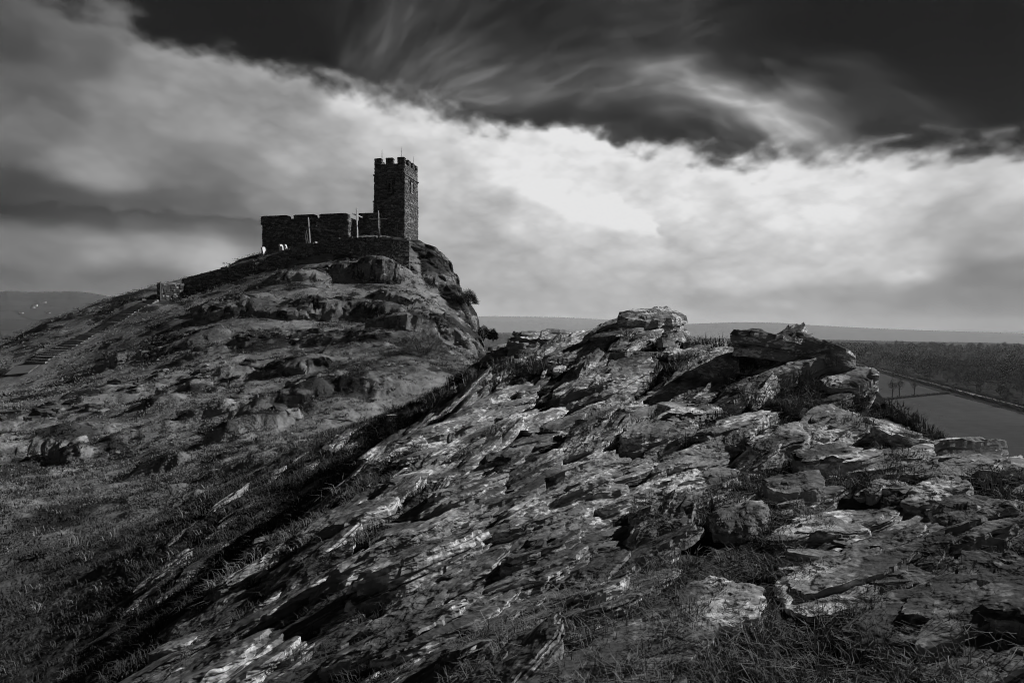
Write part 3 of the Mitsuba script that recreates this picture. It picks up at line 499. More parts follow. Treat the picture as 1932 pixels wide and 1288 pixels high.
for i in range(150):                                      # and on the cliff under the church
    k = prg.uniform(0, 5.5); i0 = int(k); c0 = CLIFF[2 + i0] + (CLIFF[3 + i0] - CLIFF[2 + i0]) * (k - i0) + prg.normal(0, .9, 2) + [.8, 0]; a = prg.uniform(.3, 1.1)
    if math.hypot(*(c0 - TC0)) < 4: continue
    lay(c0[0], c0[1], a, a * prg.uniform(.4, .8), a * prg.uniform(.5, 1.2), prg.uniform(.8, 2.6), prg.uniform(-.3, .3), prg.uniform(-.3, .1), a * prg.uniform(.0, .4), 4)
slabs.sort(key=lambda q: -q[0]); rest = MB()
for i, (_, (v, f)) in enumerate(slabs):
    if i < 250: put(num('crag__block', i), trimesh.Trimesh(v, f, process=False), 'crag_stone')
    else: rest.add(v, f)
put('crag__rubble', rest.mesh(), 'crag_stone', kind='stuff', label='small broken rocks along the ledges'); slabs = keep_
slabs.sort(key=lambda q: -q[0]); rest = MB()
for i, (_, (v, f)) in enumerate(slabs):
    if i < 290: put(num('rocky_outcrop__slab', i), trimesh.Trimesh(v, f, process=False), 'rock')
    else: rest.add(v, f)
put('rocky_outcrop__small_slab', rest.mesh(), 'rock', kind='stuff', label='smaller broken plates between the large slabs')
print('slabs', len(slabs), sum(len(q[1][1]) for q in slabs))

# ---------------------------------------------------------------- masonry
def courses(mb, p, d, n, w, z0, z1, hs, ln, seed, holes=(), proud=.05):
    """stones laid in courses on an upright face: foot p, unit direction d along it, unit normal n out of it; z0 may be a function of the distance along the face"""
    g = np.random.default_rng(seed); p, d, n = (np.asarray(q, float) for q in (p, d, n)); z = z0
    while z < z1 - .04:
        h = min(hs * g.uniform(.7, 1.35), z1 - z); s = -g.uniform(0, ln * .5)
        while s < w:
            l = ln * g.uniform(.5, 1.6); a, b = max(s, 0), min(s + l, w); s += l
            if b - a < .06 or any(b > q[0] and a < q[1] and z + h > q[2] and z < q[3] for q in holes): continue
            t = proud * g.uniform(.35, 1.5); j = .016
            v, f = box8(np.r_[p + d * (a + j), z + j] - np.r_[n, 0] * .06, np.r_[d * (b - a - 2 * j), 0], np.r_[n * (t + .06), 0], [0, 0, h - 2 * j])
            v = v + g.normal(0, .014, v.shape); f = f if np.cross(np.r_[d, 0], np.r_[n, 0])[2] > 0 else f[:, ::-1]
            mb.add(v, f)
        z += h
LD, RD = np.array([-.976, .216]), np.array([.216, .976])
def block(C, w, dp, z0, z1, inset=0.0):
    C = np.asarray(C) + (LD + RD) * inset
    v, f = box8([*C, z0], np.r_[LD * (w - 2 * inset), 0], np.r_[RD * (dp - 2 * inset), 0], [0, 0, z1 - z0])
    return v, f[:, ::-1]
def faces4(C, w, dp):
    C = np.asarray(C); return [(C, LD, -RD, w), (C, RD, -LD, dp), (C + LD * w, RD, LD, dp), (C + RD * dp, LD, RD, w)]
def masonry(key, C, w, dp, z0, z1, hs, ln, seed, holes=((), (), (), ()), mat='stone', **lab):
    mb = MB()
    for i, (p, d, n, L) in enumerate(faces4(C, w, dp)): courses(mb, p, d, n, L, z0, z1, hs, ln, seed + i, holes[i])
    put(key, mb.mesh(), mat, kind='stuff', **lab)
def bevelled(C, w, dp, z0, z1, b=.04):
    """a box with a weathered, sloping top"""
    v, f = block(C, w, dp, z0, z1); v = v.copy(); c = v[4:].mean(0); v[4:, :2] = c[:2] + (v[4:, :2] - c[:2]) * (1 - 2 * b / min(w, dp) * 1.5); return v, f
church = 'church'
labels[church] = {'label': 'dark stone hilltop church with a square battlemented tower at its right end', 'category': 'church'}
TC, TW, TDp = P(762, 460, 75.0)[:2], 4.2, 4.55
Z_BASE, Z_S1, Z_S2, Z_CREN, Z_TOP = 7.6, 16.3, 19.75, 21.15, 21.95
for nm, z0, z1, grow in (('tower_lower_stage', Z_BASE, Z_S1, .09), ('tower_middle_stage', Z_S1, Z_S2, .03), ('tower_parapet', Z_S2, Z_CREN, 0.0)):
    C = TC - (LD + RD) * grow
    put(f'church__{nm}', trimesh.Trimesh(*block(C, TW + 2 * grow, TDp + 2 * grow, z0, z1, .03), process=False), 'mortar')
    hol = ((), ((1.95, 2.75, 17.6, 19.2),) if 'middle' in nm else (), (), ())
    hol = ((((1.7, 2.4, 17.2, 18.9),),) + hol[1:]) if 'middle' in nm else hol
    masonry(f'church__{nm}__stonework', C, TW + 2 * grow, TDp + 2 * grow, z0 + (.02 if z0 > 8 else 0), z1, .19, .42, int(z0 * 10), hol)
for i, z in enumerate((Z_S1, Z_S2)):
    v, f = block(TC - (LD + RD) * .2, TW + .4, TDp + .4, z - .07, z + .09); v = v.copy(); c = v[4:].mean(0); v[4:, :2] = c[:2] + (v[4:, :2] - c[:2]) * .97
    put(num('church__string_course', i), trimesh.Trimesh(v, f, process=False), 'stone')
mi_ = 0
def merlon(C, w, dp, z0, z1):
    global mi_
    k = num('church__merlon', mi_); mi_ += 1
    mb = MB(); mb.add(*block(C, w, dp, z0, z1 - .14, .02))
    for q, (p, d, n, L) in enumerate(faces4(C, w, dp)): courses(mb, p, d, n, L, z0, z1 - .15, .17, .4, mi_ * 7 + q)
    put(k, mb.mesh(), 'stone'); put(k + '__coping', trimesh.Trimesh(*bevelled(np.asarray(C) - (LD + RD) * .08, w + .16, dp + .16, z1 - .14, z1), process=False), 'stone')
th = .45
for x, w in ((0, .95), (1.62, .95), (3.25, .95)):
    merlon(TC + LD * x, w, th, Z_CREN, Z_TOP); merlon(TC + LD * x + RD * (TDp - th), w, th, Z_CREN, Z_TOP)
for y, w in ((1.35, .75), (2.75, .75)):
    merlon(TC + RD * y, th, w, Z_CREN, Z_TOP); merlon(TC + RD * y + LD * (TW - th), th, w, Z_CREN, Z_TOP)
# belfry openings: dark slit, pale dressed frame, louvres
def opening(i, p, d, n, w, h, z, frame_mat):
    k = num('church__belfry_window', i); p = np.asarray(p); mb = MB(); fw = .16
    def bar(a, b, z0, z1, t): mb.add(*box8(np.r_[p + d * a, z0] - np.r_[n, 0] * .03, np.r_[d * (b - a), 0], np.r_[n * t, 0], [0, 0, z1 - z0]))
    for zz in range(5):
        z0 = z + h * zz / 5; e = .03 * (zz % 2)
        bar(-fw - e, 0, z0, z0 + h / 5 - .02, .11); bar(w, w + fw + e, z0, z0 + h / 5 - .02, .11)
    bar(-fw, w + fw, z + h, z + h + .22, .13); bar(-fw - .05, w + fw + .05, z - .13, z - .01, .16)
    put(k, mb.mesh(), frame_mat)
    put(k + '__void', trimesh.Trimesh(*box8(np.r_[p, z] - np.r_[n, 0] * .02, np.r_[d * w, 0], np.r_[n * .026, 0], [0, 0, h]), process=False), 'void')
    for q in range(4):
        z0 = z + h * (q + .3) / 4; v, f = box8(np.r_[p + d * .02, z0], np.r_[d * (w - .04), 0], np.r_[n * .08, -.1], [0, 0, .03]); put(num(k + '__louvre', q), trimesh.Trimesh(v, f, process=False), 'slate')
opening(0, TC - (RD * 0 + LD) * .03 + RD * 2.18, RD, -LD, .34, 1.15, 17.8, 'pale_stone')
opening(1, TC + LD * 1.88 - RD * .03, LD, -RD, .34, 1.2, 17.4, 'stone')
put('church__drainpipe', trimesh.Trimesh(*tube([np.r_[TC + LD * .85 - RD * .17, z] for z in (8.2, 10.5, 13.2)], .045), process=False), 'weathered_wood')
for i, (a, b, h) in enumerate(((3.3, .3, 1.25), (.55, .4, 1.45), (.35, 4.0, 1.3), (1.3, 4.1, 1.0))):
    q = TC + LD * a + RD * b; put(num('church__lightning_rod', i), trimesh.Trimesh(*tube([[*q, Z_CREN], [*q, Z_TOP + h * .6], [*q, Z_TOP + h]], [.03, .025, .012], 5), process=False), 'iron')
put('church__tower_roof', trimesh.Trimesh(*block(TC + (LD + RD) * .45, TW - .9, TDp - .9, Z_CREN - .3, Z_CREN - .1), process=False), 'slate')
# nave with its parapet, and the lower body that stands back beside the tower
NC, NW, ND_ = P(657, 440, 71.5)[:2], 12.2, 5.4
put('church__nave', trimesh.Trimesh(*block(NC, NW, ND_, 7.2, 12.75, .03), process=False), 'mortar')
masonry('church__nave__stonework', NC, NW, ND_, 7.2, 12.75, .2, .45, 300)
put('church__nave_parapet', trimesh.Trimesh(*block(NC - (LD * 0 + RD) * .1, NW + .14, ND_ + .2, 12.75, 13.42, .03), process=False), 'mortar')
masonry('church__nave_parapet__stonework', NC - RD * .1, NW + .14, ND_ + .2, 12.76, 13.42, .17, .42, 320)
for a, w in ((0, 3.95), (4.5, 3.05), (8.3, 4.0)):
    merlon(NC + LD * a - RD * .1, w, .5, 13.42, 13.88); merlon(NC + LD * a + RD * (ND_ - .4), w, .5, 13.42, 13.88)
put('church__nave_roof', trimesh.Trimesh(*block(NC + LD * .4 + RD * .5, NW - .8, ND_ - 1, 13.3, 13.5), process=False), 'slate')
BC = NC + RD * 2.7 - LD * 2.9
put('church__porch', trimesh.Trimesh(*block(BC, 2.87, 2.6, 8.2, 14.2, .03), process=False), 'mortar')
masonry('church__porch__stonework', BC, 2.87, 2.6, 8.2, 14.2, .2, .44, 340)
put('church__porch__coping', trimesh.Trimesh(*bevelled(BC - RD * .1 + LD * -.05, 2.95, 2.8, 14.2, 14.38), process=False), 'stone')

# ---------------------------------------------------------------- churchyard wall, its gate end, graves, crosses, railing
top_pts = [P(a, b, c) for a, b, c, d in WALL]; foot = [P(a, d, c)[2] for a, b, c, d in WALL]
labels['churchyard_wall'] = {'label': 'long dark drystone retaining wall curving uphill below the church', 'category': 'wall'}
core, sw, cap = MB(), MB(), MB()
for i in range(len(WALL) - 1):
    a, b = top_pts[i], top_pts[i + 1]; d = (b - a)[:2]; L = np.linalg.norm(d); d = d / L; n = np.array([d[1], -d[0]])
    z0 = min(foot[i], foot[i + 1]) - .8; g = np.random.default_rng(500 + i)
    v = np.array([[*a[:2], z0], [*b[:2], z0], [*(b[:2] - n * .6), z0], [*(a[:2] - n * .6), z0], a - [0, 0, .12], b - [0, 0, .12], [*(b[:2] - n * .6), b[2] - .12], [*(a[:2] - n * .6), a[2] - .12]]); core.add(v, BOXF)
    m = MB(); courses(m, a[:2], d, n, L, z0, max(a[2], b[2]) - .1, .17, .38, 510 + i, proud=.09)
    for v, f in zip(m.v, m.f):
        s = np.clip(((v[:, :2] - a[:2]) @ d) / L, 0, 1)
        if v[:, 2].max() < (a[2] + (b[2] - a[2]) * s).min() + .05: sw.add(v, BOXF)
    s = 0
    while s < L:
        l = g.uniform(.3, .7); e = min(s + l, L); q0, q1 = a + (b - a) * s / L, a + (b - a) * e / L; h = g.uniform(.1, .3)
        v = np.array([[*(q0[:2] + n * .1), q0[2] - .14], [*(q1[:2] + n * .1), q1[2] - .14], [*(q1[:2] - n * .6), q1[2] - .14], [*(q0[:2] - n * .6), q0[2] - .14]]); v = np.vstack([v, v + [0, 0, h]]) + g.normal(0, .03, (8, 3)); cap.add(v, BOXF); s = e
put('churchyard_wall__core', core.mesh(), 'mortar'); put('churchyard_wall__stonework', sw.mesh(), 'stone', kind='stuff', label='dark courses of rough stone'); put('churchyard_wall__coping', cap.mesh(), 'turf', kind='stuff', label='turf-covered top of the wall')
labels['gate_pier'] = {'label': 'square stone pier ending the churchyard wall, sunlit on its right face', 'category': 'wall'}
G0 = P(305, 562, 59.5); d1, d2 = np.array([.66, .751]), np.array([-.751, .66]); zt = P(305, 533, 59.5)[2]
mb = MB(); z0 = G0[2] - .5
v, f = box8([*(G0[:2] + (d1 + d2) * .04), z0], np.r_[d1 * 2.0, 0], np.r_[d2 * 1.05, 0], [0, 0, zt - z0 - .1]); put('gate_pier__core', trimesh.Trimesh(v, f, process=False), 'mortar')
courses(mb, G0[:2], d1, -d2, 2.1, z0, zt - .1, .19, .42, 601, proud=.08); courses(mb, G0[:2], d2, -d1, 1.15, z0, zt - .1, .24, .5, 602, proud=.12)
put('gate_pier__stonework', mb.mesh(), 'pier_stone', kind='stuff')
cp = MB(); g = np.random.default_rng(603)
for i in range(6): v, f = box8([*(G0[:2] - d1 * .08 - d2 * .08 + d1 * i * .37), zt - .1], np.r_[d1 * .35, 0], np.r_[d2 * 1.3, 0], [0, 0, g.uniform(.1, .18)]); put(num('gate_pier__coping_stone', i), trimesh.Trimesh(v + g.normal(0, .02, v.shape), f, process=False), 'pale_stone')
q = G0[:2] - d1 * .12 - d2 * .05
labels['gate_post'] = {'label': 'thin wooden post at the outer corner of the stone gate pier', 'category': 'post'}
put('gate_post__shaft', trimesh.Trimesh(*tube([[*q, z0 + .2], [*q, zt + .08]], .06, 6), process=False), 'weathered_wood')
def slabstone(key, px0, py0, py1, Y, w, lean, lab, t=.12, mat='headstone'):
    b = P(px0, py0, Y); h = b[2] * 0 + (py0 - py1) / FPX * Y + .25; s = np.array([.5, -.86]) ; side_ = np.array([.86, .5])
    xs = np.linspace(-1, 1, 9); prof = [(-w / 2, 0), *[(w / 2 * x, h - .28 * w * (1 - math.sqrt(max(0, 1 - x * x * .96)))) for x in xs], (w / 2, 0)]
    from shapely.geometry import Polygon
    m = trimesh.creation.extrude_polygon(Polygon(prof), t, engine='earcut'); v = np.array(m.vertices)
    fx, n_, l_ = np.r_[RD, 0], np.r_[-LD, 0], np.r_[LD, 0]
    p = b - [0, 0, .25] + np.outer(v[:, 0], fx) + np.outer(v[:, 1], [0, 0, 1]) + np.outer(v[:, 2], n_) + np.outer(v[:, 1], lean * l_)
    put(key + '__slab', trimesh.Trimesh(p, m.faces, process=False), mat); labels[key] = {'label': lab, 'category': 'gravestone', 'group': 'gravestones beside the church'}
slabstone('gravestone', 500, 483, 466, 68.0, .85, .22, 'leaning white gravestone farthest left, at the left corner of the church', .2)
slabstone('gravestone_001', 531, 478, 461, 67.6, .6, .16, 'upright white gravestone, left one of the pair before the church wall', .2)
slabstone('gravestone_002', 540, 476, 461, 67.6, .42, .2, 'slim white gravestone, right one of the pair before the church wall', .16)
def bar(p0, p1, t, mat, key, sides=4):
    p0, p1 = np.asarray(p0), np.asarray(p1); put(key, trimesh.Trimesh(*tube([p0, (p0 + p1) / 2, p1], t, sides), process=False), mat)
def cross(key, b, t, a0, a1, thick, mp, ma, lab):
    bar(b, t, thick, mp, key + '__post'); bar(a0, a1, thick * .9, ma, key + '__crossbar'); labels[key] = {'label': lab, 'category': 'cross'}
cb = P(586, 462, 68.3); cross('wooden_cross', cb - [0, 0, .3], P(581.5, 410, 68.0), P(568, 427, 68.6), P(597, 425.5, 68.1), .09, 'pale_wood', 'dark_wood', 'leaning wooden cross on a stone cairn before the left half of the church')
for i, dx in enumerate((-4.5, -8)): bar(P(586 + dx, 459, 68.6), P(581 + dx * .7, 434 + 1.5 * i, 68.3), .045, 'weathered_wood', num('wooden_cross__stay', i))
g = np.random.default_rng(9)
for i in range(7):
    m = trimesh.creation.icosphere(2, .33); v = m.vertices * g.uniform(.6, 1.1, 3); v = v * (1 + .35 * (meshkit.fbm(v * 4 + i, 3, i)[:, None] - .5)); q = cb + [g.uniform(-.2, .9), g.uniform(-.5, .5), g.uniform(-.2, .15)]
    put(num('wooden_cross__cairn_stone', i), trimesh.Trimesh(v + q, m.faces, process=False), 'pale_stone')
cross('wooden_cross_001', P(674.5, 452, 69), P(673, 392.5, 69), P(665.5, 403, 68.7), P(683, 410.5, 69.8), .10, 'white_paint', 'white_paint', 'tall white cross with tilted arms, middle of the three by the church')
cross('wooden_cross_002', P(715, 448, 69.6), P(714, 397, 69.6), P(696, 413, 69.6), P(730, 413, 69.6), .065, 'pale_wood', 'weathered_wood', 'thin cross with a dark wide arm, just left of the tower foot')
put('wooden_cross_002__footing', trimesh.Trimesh(*tube([P(715.5, 449, 69.6), P(715, 440, 69.6), P(714.5, 431, 69.6)], [.2, .14, .1], 6), process=False), 'stone')
labels['metal_railing'] = {'label': 'dark metal handrail on the cliff edge right of the tower', 'category': 'railing'}
rp = [P(786, 461, 73.2), P(796, 465.5, 72.9), P(804, 469, 72.7), P(811, 472, 72.5)]; dz = 1.15
for i, p in enumerate(rp[1:]): bar(p, p - [0, 0, dz], .035, 'iron', num('metal_railing__post', i))
for i, h in enumerate((0, .5)): put(num('metal_railing__rail', i), trimesh.Trimesh(*tube(np.array(rp) - [0, 0, h], .032, 5), process=False), 'iron')

# ---------------------------------------------------------------- the flight of steps up the hill
labels['stone_steps'] = {'label': 'flight of pale stone steps climbing the grassy hillside towards the gate pier', 'category': 'steps'}
NS = 31; ax = (sx1 - sx0)[:2]; ax /= np.linalg.norm(ax); across = np.array([1.0, -.12]); across /= np.linalg.norm(across)
g = np.random.default_rng(77)
for i in range(NS):
    c = sx0 + (sx1 - sx0) * (i + .6) / NS; w = np.interp(i, [0, NS], [1.75, 1.45]) * g.uniform(.92, 1.06); xo = g.normal(0, .05)
    zt = float(ground(np.array([c[0]]), np.array([c[1]]))[0]) + .17
    v, f = box8([*(c[:2] - across * (w / 2 + xo)), zt - .32], np.r_[across * w, 0], [-across[1] * .30, across[0] * .30, 0], [0, 0, .32])
    put(num('stone_steps__step', i), trimesh.Trimesh(v + g.normal(0, .012, v.shape), f, process=False), 'step_stone')
c = P(44, 691, 44.6); zt = float(ground(np.array([c[0]]), np.array([c[1]]))[0])
cor = c[:2] + np.array([[-1.1, -.45], [.85, -.55], [.95, .55], [-1.0, .65]]); gz = ground(cor[:, 0], cor[:, 1]) + .05
v, f = np.vstack([np.c_[cor, gz - .2], np.c_[cor, gz]]), BOXF
put('stone_steps__landing', trimesh.Trimesh(v, f, process=False), 'landing_stone', label='broad pale slab at the foot of the steps')

# ---------------------------------------------------------------- far country: plain, moor, hills, fields, road, hedges, woods, houses
ZV = -50.0
vr = np.concatenate([[0], np.exp(np.linspace(math.log(60), math.log(9800), 70))]); va = np.radians(np.arange(0, 360, 3.0))
R_, A_ = np.meshgrid(vr, va, indexing='ij'); vx_, vy_ = R_ * np.sin(A_), R_ * np.cos(A_)
def plain_z(x, y): return ZV - 14 * np.clip((np.hypot(x, y) - 1200) / 2500, 0, 1) * 0 + 0 * x
def sheet(v, nr, na, wrap):
    i, j = np.meshgrid(np.arange(nr - 1), np.arange(na if wrap else na - 1), indexing='ij'); a = i * na + j; b = i * na + (j + 1) % na
    return trimesh.Trimesh(v, np.vstack([np.stack([a, b + na, b], -1).reshape(-1, 3), np.stack([a, a + na, b + na], -1).reshape(-1, 3)]), process=False)
roll_ = 9 * (meshkit.fbm(np.stack([vx_ / 900, vy_ / 900, vx_ * 0], -1), 3, 201) - .5) * np.clip((R_ - 1500) / 1500, 0, 1)
put('valley_ground', sheet(np.stack([vx_, vy_, ZV + roll_], -1).reshape(-1, 3), len(vr), len(va), True), 'valley_land', smooth=True, kind='structure', label='wide hazy farmland of the plain below the hill')
def ridge_land(key, prof, Rp, r0, r1, mat, lab, rough, seed):
    az_, el_ = zip(*[(math.atan2(P(x, y, 1)[0], 1), P(x, y, 1)[2] / math.hypot(P(x, y, 1)[0], 1)) for x, y in prof])
    a = np.linspace(az_[0], az_[-1], 260); r = np.concatenate([np.linspace(r0, Rp, 40), np.linspace(Rp, r1, 14)[1:]])
    R, A = np.meshgrid(r, a, indexing='ij'); x, y = R * np.sin(A), R * np.cos(A); pk = ndi.gaussian_filter1d(np.interp(a, az_, el_), 3, mode='nearest') * Rp - ZV
    s = np.where(R < Rp, (R - r0) / (Rp - r0), (r1 - R) / (r1 - Rp)); s = np.clip(s, 0, 1); s = np.where(R < Rp, s ** 1.25, s ** .7)
    n = meshkit.fbm(np.stack([x / rough, y / rough, x * 0], -1), 5, seed) - .5
    z = ZV - 3 + pk[None] * s + n * rough * .06 * np.sin(np.pi * np.clip(s, 0, 1)) ; z[0] = ZV - 12; z[-1] = ZV - 12
    put(key, sheet(np.stack([x, y, z], -1).reshape(-1, 3), len(r), len(a), False), mat, smooth=True, kind='structure', label=lab)
ridge_land('moor_hill', [(-900,575),(-500,552),(-250,556),(-100,549),(0,551),(14,545),(26,547),(45,550),(130,548),(165,550),(215,560),(260,572),(330,592),(420,604),(520,611)], 3400, 1250, 5200, 'moorland', 'hazy moorland ridge with walled fields beyond the hill at far left', 500, 211)
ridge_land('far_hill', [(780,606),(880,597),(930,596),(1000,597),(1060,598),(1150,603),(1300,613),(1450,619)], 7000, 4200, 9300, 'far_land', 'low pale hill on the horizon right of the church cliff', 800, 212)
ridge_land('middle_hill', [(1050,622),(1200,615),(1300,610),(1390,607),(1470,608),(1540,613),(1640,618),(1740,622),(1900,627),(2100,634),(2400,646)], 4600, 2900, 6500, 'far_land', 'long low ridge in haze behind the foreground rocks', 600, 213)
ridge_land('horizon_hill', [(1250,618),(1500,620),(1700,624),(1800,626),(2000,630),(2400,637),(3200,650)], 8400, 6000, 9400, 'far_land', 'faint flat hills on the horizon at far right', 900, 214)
# pasture below the hill on the right, cut by a lane with hedgebanks
LA, LB = np.array([333., 370.]), np.array([475., 757.]); ld = (LB - LA) / np.linalg.norm(LB - LA); ln_ = np.array([ld[1], -ld[0]])
def flat_poly(key, pts, z, mat, **lab):
    pts = np.asarray(pts, float); put(key, trimesh.Trimesh(np.c_[pts, np.full(len(pts), z)], [[0, i, i + 1] for i in range(1, len(pts) - 1)], process=False), mat, **lab)
LS, LE = LA - ld * 260, LB + ld * 160
D0, D1 = P(1672, 754, 404)[:2], P(1790, 742, 447)[:2]
flat_poly('field', [LS - ln_ * 5, D1 + (D1 - D0) * .02 - ln_ * 3, D0 + (D0 - D1) * 2.2, LS - ln_ * 330], ZV + .35, 'field_grass', kind='structure', label='smooth dark pasture below the right edge of the rocks')
flat_poly('field_001', [D1 - ln_ * 3, LE - ln_ * 5, LE - ln_ * 330, D0 + (D0 - D1) * 2.2], ZV + .36, 'field_grass', kind='structure', label='farther pasture beyond the dividing hedge')
flat_poly('lane', [LS - ln_ * 3.2, LS + ln_ * 3.2, LE + ln_ * 3.2, LE - ln_ * 3.2], ZV + .45, 'tarmac', kind='structure', label='pale straight lane between hedgebanks')
def hedge(key, a, b, h, w, seed, lab):
    g = np.random.default_rng(seed); L = np.linalg.norm(b - a); d = (b - a) / L; n = np.array([d[1], -d[0]]); k = int(L / 1.6) + 2
    s = np.linspace(0, L, k); prof = [(-.5, 0), (-.45, .7), (-.2, 1), (.2, 1), (.45, .7), (.5, 0)]
    v = np.array([[*(a + d * q + n * (px * w + g.normal(0, .12 * w))), ZV - .3 + pz * h * g.uniform(.75, 1.2)] for q in s for px, pz in prof]).reshape(k, 6, 3)
    i, j = np.meshgrid(np.arange(k - 1), np.arange(5), indexing='ij'); o = i * 6 + j
    f = np.vstack([np.stack([o, o + 6, o + 7], -1).reshape(-1, 3), np.stack([o, o + 7, o + 1], -1).reshape(-1, 3)])
    mb = MB(); mb.add(v.reshape(-1, 3), f)
    m = int(L * 5); q = g.uniform(0, L, m); c = np.c_[a + d * q[:, None] + n * (g.uniform(-.5, .5, m) * w)[:, None], ZV + h * g.uniform(.5, 1.15, m)]
    t = c[:, None] + g.normal(0, .35, (m, 3, 3)); mb.add(t.reshape(-1, 3), np.arange(3 * m).reshape(-1, 3))
    put(key, mb.mesh(), 'hedge_leaf', label=lab, category='hedge')
hedge('hedge', LS - ln_ * 5.5, LE - ln_ * 5.5, 2.3, 3.2, 1, 'long thick dark hedge along the field side of the lane')
hedge('hedge_001', LS + ln_ * 6, LE + ln_ * 6, 2.2, 3.0, 2, 'dark hedge on the far, woodland side of the lane')
hedge('hedge_002', D0 + (D0 - D1) * .1, D1, 1.7, 2.2, 3, 'ragged low hedge dividing the two pastures')
def tree_parts(seed, h, spread, nl, trunk_h, mat_tr='bark', mat_cr='twig', sl=.9, up=.3):
    """trunk with limbs, and a crown of fine twig slivers spread through its volume in clumps"""
    g = np.random.default_rng(seed); tr = MB(); tw = []
    tr.add(*tube([[0, 0, -.6], [.05 * h * g.normal(0, .2), 0, h * trunk_h], [g.normal(0, .02) * h, g.normal(0, .02) * h, h * .8]], [.026 * h, .018 * h, .005 * h], 6))
    ends = []
    for i in range(11):
        a = g.uniform(0, 2 * np.pi); z0 = h * g.uniform(trunk_h * .8, .72); L = spread * g.uniform(.55, 1.0) * (1.15 - .5 * z0 / h)
        e = np.array([math.cos(a) * L, math.sin(a) * L, z0 + h * g.uniform(.08, .3)]); e[2] = min(e[2], h * .97)
        tr.add(*tube([[0, 0, z0], [e[0] * .5, e[1] * .5, z0 + (e[2] - z0) * .35], e], [.010 * h, .007 * h, .003 * h], 4)); ends.append(e); ends.append(e * [.6, .6, .9] + [0, 0, h * .08])
    ends += [np.array([g.normal(0, .15) * spread, g.normal(0, .15) * spread, h * g.uniform(.8, .97)]) for _ in range(4)]
    ends = np.array(ends); pick = g.integers(0, len(ends), nl); c = ends[pick] + g.normal(0, .20 * spread, (nl, 3)) * [1, 1, .7]
    d = (c - [0, 0, h * .45]); d /= np.linalg.norm(d, axis=1, keepdims=True); d = d + g.normal(0, .5, (nl, 3)) + [0, 0, up]; d /= np.linalg.norm(d, axis=1, keepdims=True)
    sd_ = np.cross(d, g.normal(0, 1, (nl, 3))); sd_ /= np.linalg.norm(sd_, axis=1, keepdims=True); l = sl * g.uniform(.5, 1.3, (nl, 1)) * h / 12
    v = np.stack([c - sd_ * l * .09, c + sd_ * l * .09, c + d * l], 1).reshape(-1, 3)
    return tr.mesh(), trimesh.Trimesh(v, np.arange(3 * nl).reshape(-1, 3), process=False)
VAR = []
for i, (h, sp, nl, th_, cr) in enumerate([(13, 4.6, 1500, .32, 'twig'), (14, 5.2, 1700, .3, 'twig_dark'), (11, 4.8, 1500, .25, 'twig_pale'), (15, 4.4, 1500, .35, 'twig'), (9, 4.0, 1300, .2, 'twig_pale'), (12, 2.6, 420, .45, 'twig')]):
    tr, cr_ = tree_parts(900 + i, h, sp, nl, th_)
    scene[f'tree_kind_{i}'] = {'type': 'shapegroup', 'trunk': mikit.ply(tr, 'bark'), 'crown': mikit.ply(cr_, cr)}; VAR.append(h)
def plant(key, kind, x, y, z, s, rot, **lab):
    scene[key] = {'type': 'instance', 'group': {'type': 'ref', 'id': f'tree_kind_{kind}'}, 'to_world': T().translate([float(x), float(y), float(z)]).rotate([0, 0, 1], float(rot)).scale([float(s), float(s), float(s * rng.uniform(.9, 1.1))])}
    if lab: labels[key] = lab
for i, (px, py, Y, s) in enumerate([(1683, 752, 404, 1.22), (1697, 750, 411, 1.2), (1725, 748, 424, 1.08)]):
    q = P(px, py, Y); plant(num('bare_tree', i), 5, q[0], q[1], ZV, s, rng.uniform(0, 360), label=['slim bare tree, left of three on the hedge dividing the pastures', 'slim bare tree, middle of three on the hedge dividing the pastures', 'slim bare tree, right of three on the hedge dividing the pastures'][i], category='tree')
for i in range(15):
    c = LA - ld * 60 + ld * (i * 36 + rng.uniform(-9, 9)) - ln_ * rng.choice([5.5, 5.5, -6]); plant(num('lane_tree', i), int(rng.integers(0, 4)), *c, ZV, rng.uniform(.6, .95), rng.uniform(0, 360), label='small bare tree growing out of the hedges along the pale lane', category='tree', group='trees along the lane')
cand = []
for i in range(9000):
    r = math.sqrt(rng.uniform(330 ** 2, 1750 ** 2)); a = math.radians(rng.uniform(23, 54)); x, y = r * math.sin(a), r * math.cos(a); q = np.array([x, y]) - LA
    off = q @ ln_
    if off < 14 or (r < 620 and off < 26 and rng.random() < .5): continue
    c = meshkit.fbm(np.array([x / 170, y / 170, 0.0]), 3, 301)
    if r > 760 and c < .36: continue
    cand.append((r, x, y))
cand.sort(); grid_, keep = {}, []
for r, x, y in cand:
    sp = 8.5 if r < 900 else 12
    if any((x - u) ** 2 + (y - w) ** 2 < sp * sp for u, w in (p for gx_ in range(-1, 2) for gy_ in range(-1, 2) for p in grid_.get((int(x // 13) + gx_, int(y // 13) + gy_), []))): continue
    grid_.setdefault((int(x // 13), int(y // 13)), []).append((x, y)); keep.append((r, x, y))
for i, (r, x, y) in enumerate(keep):
    kind = int(rng.choice([0, 1, 2, 3, 4], p=[.28, .27, .17, .16, .12])); s = rng.uniform(.75, 1.25)
    if i < 90: plant(num('woodland_tree', i), kind, x, y, ZV, s, rng.uniform(0, 360), label=f'{["tall", "broad", "low pale", "high-crowned", "bushy pale"][kind]} bare tree at the near edge of the wood beyond the lane', category='tree', group='trees at the near edge of the wood')
    else: plant(f'woodland__{i:04d}', kind, x, y, ZV, s, rng.uniform(0, 360))
labels['woodland'] = {'label': 'dark leafless woodland filling the plain at the right', 'kind': 'stuff'}
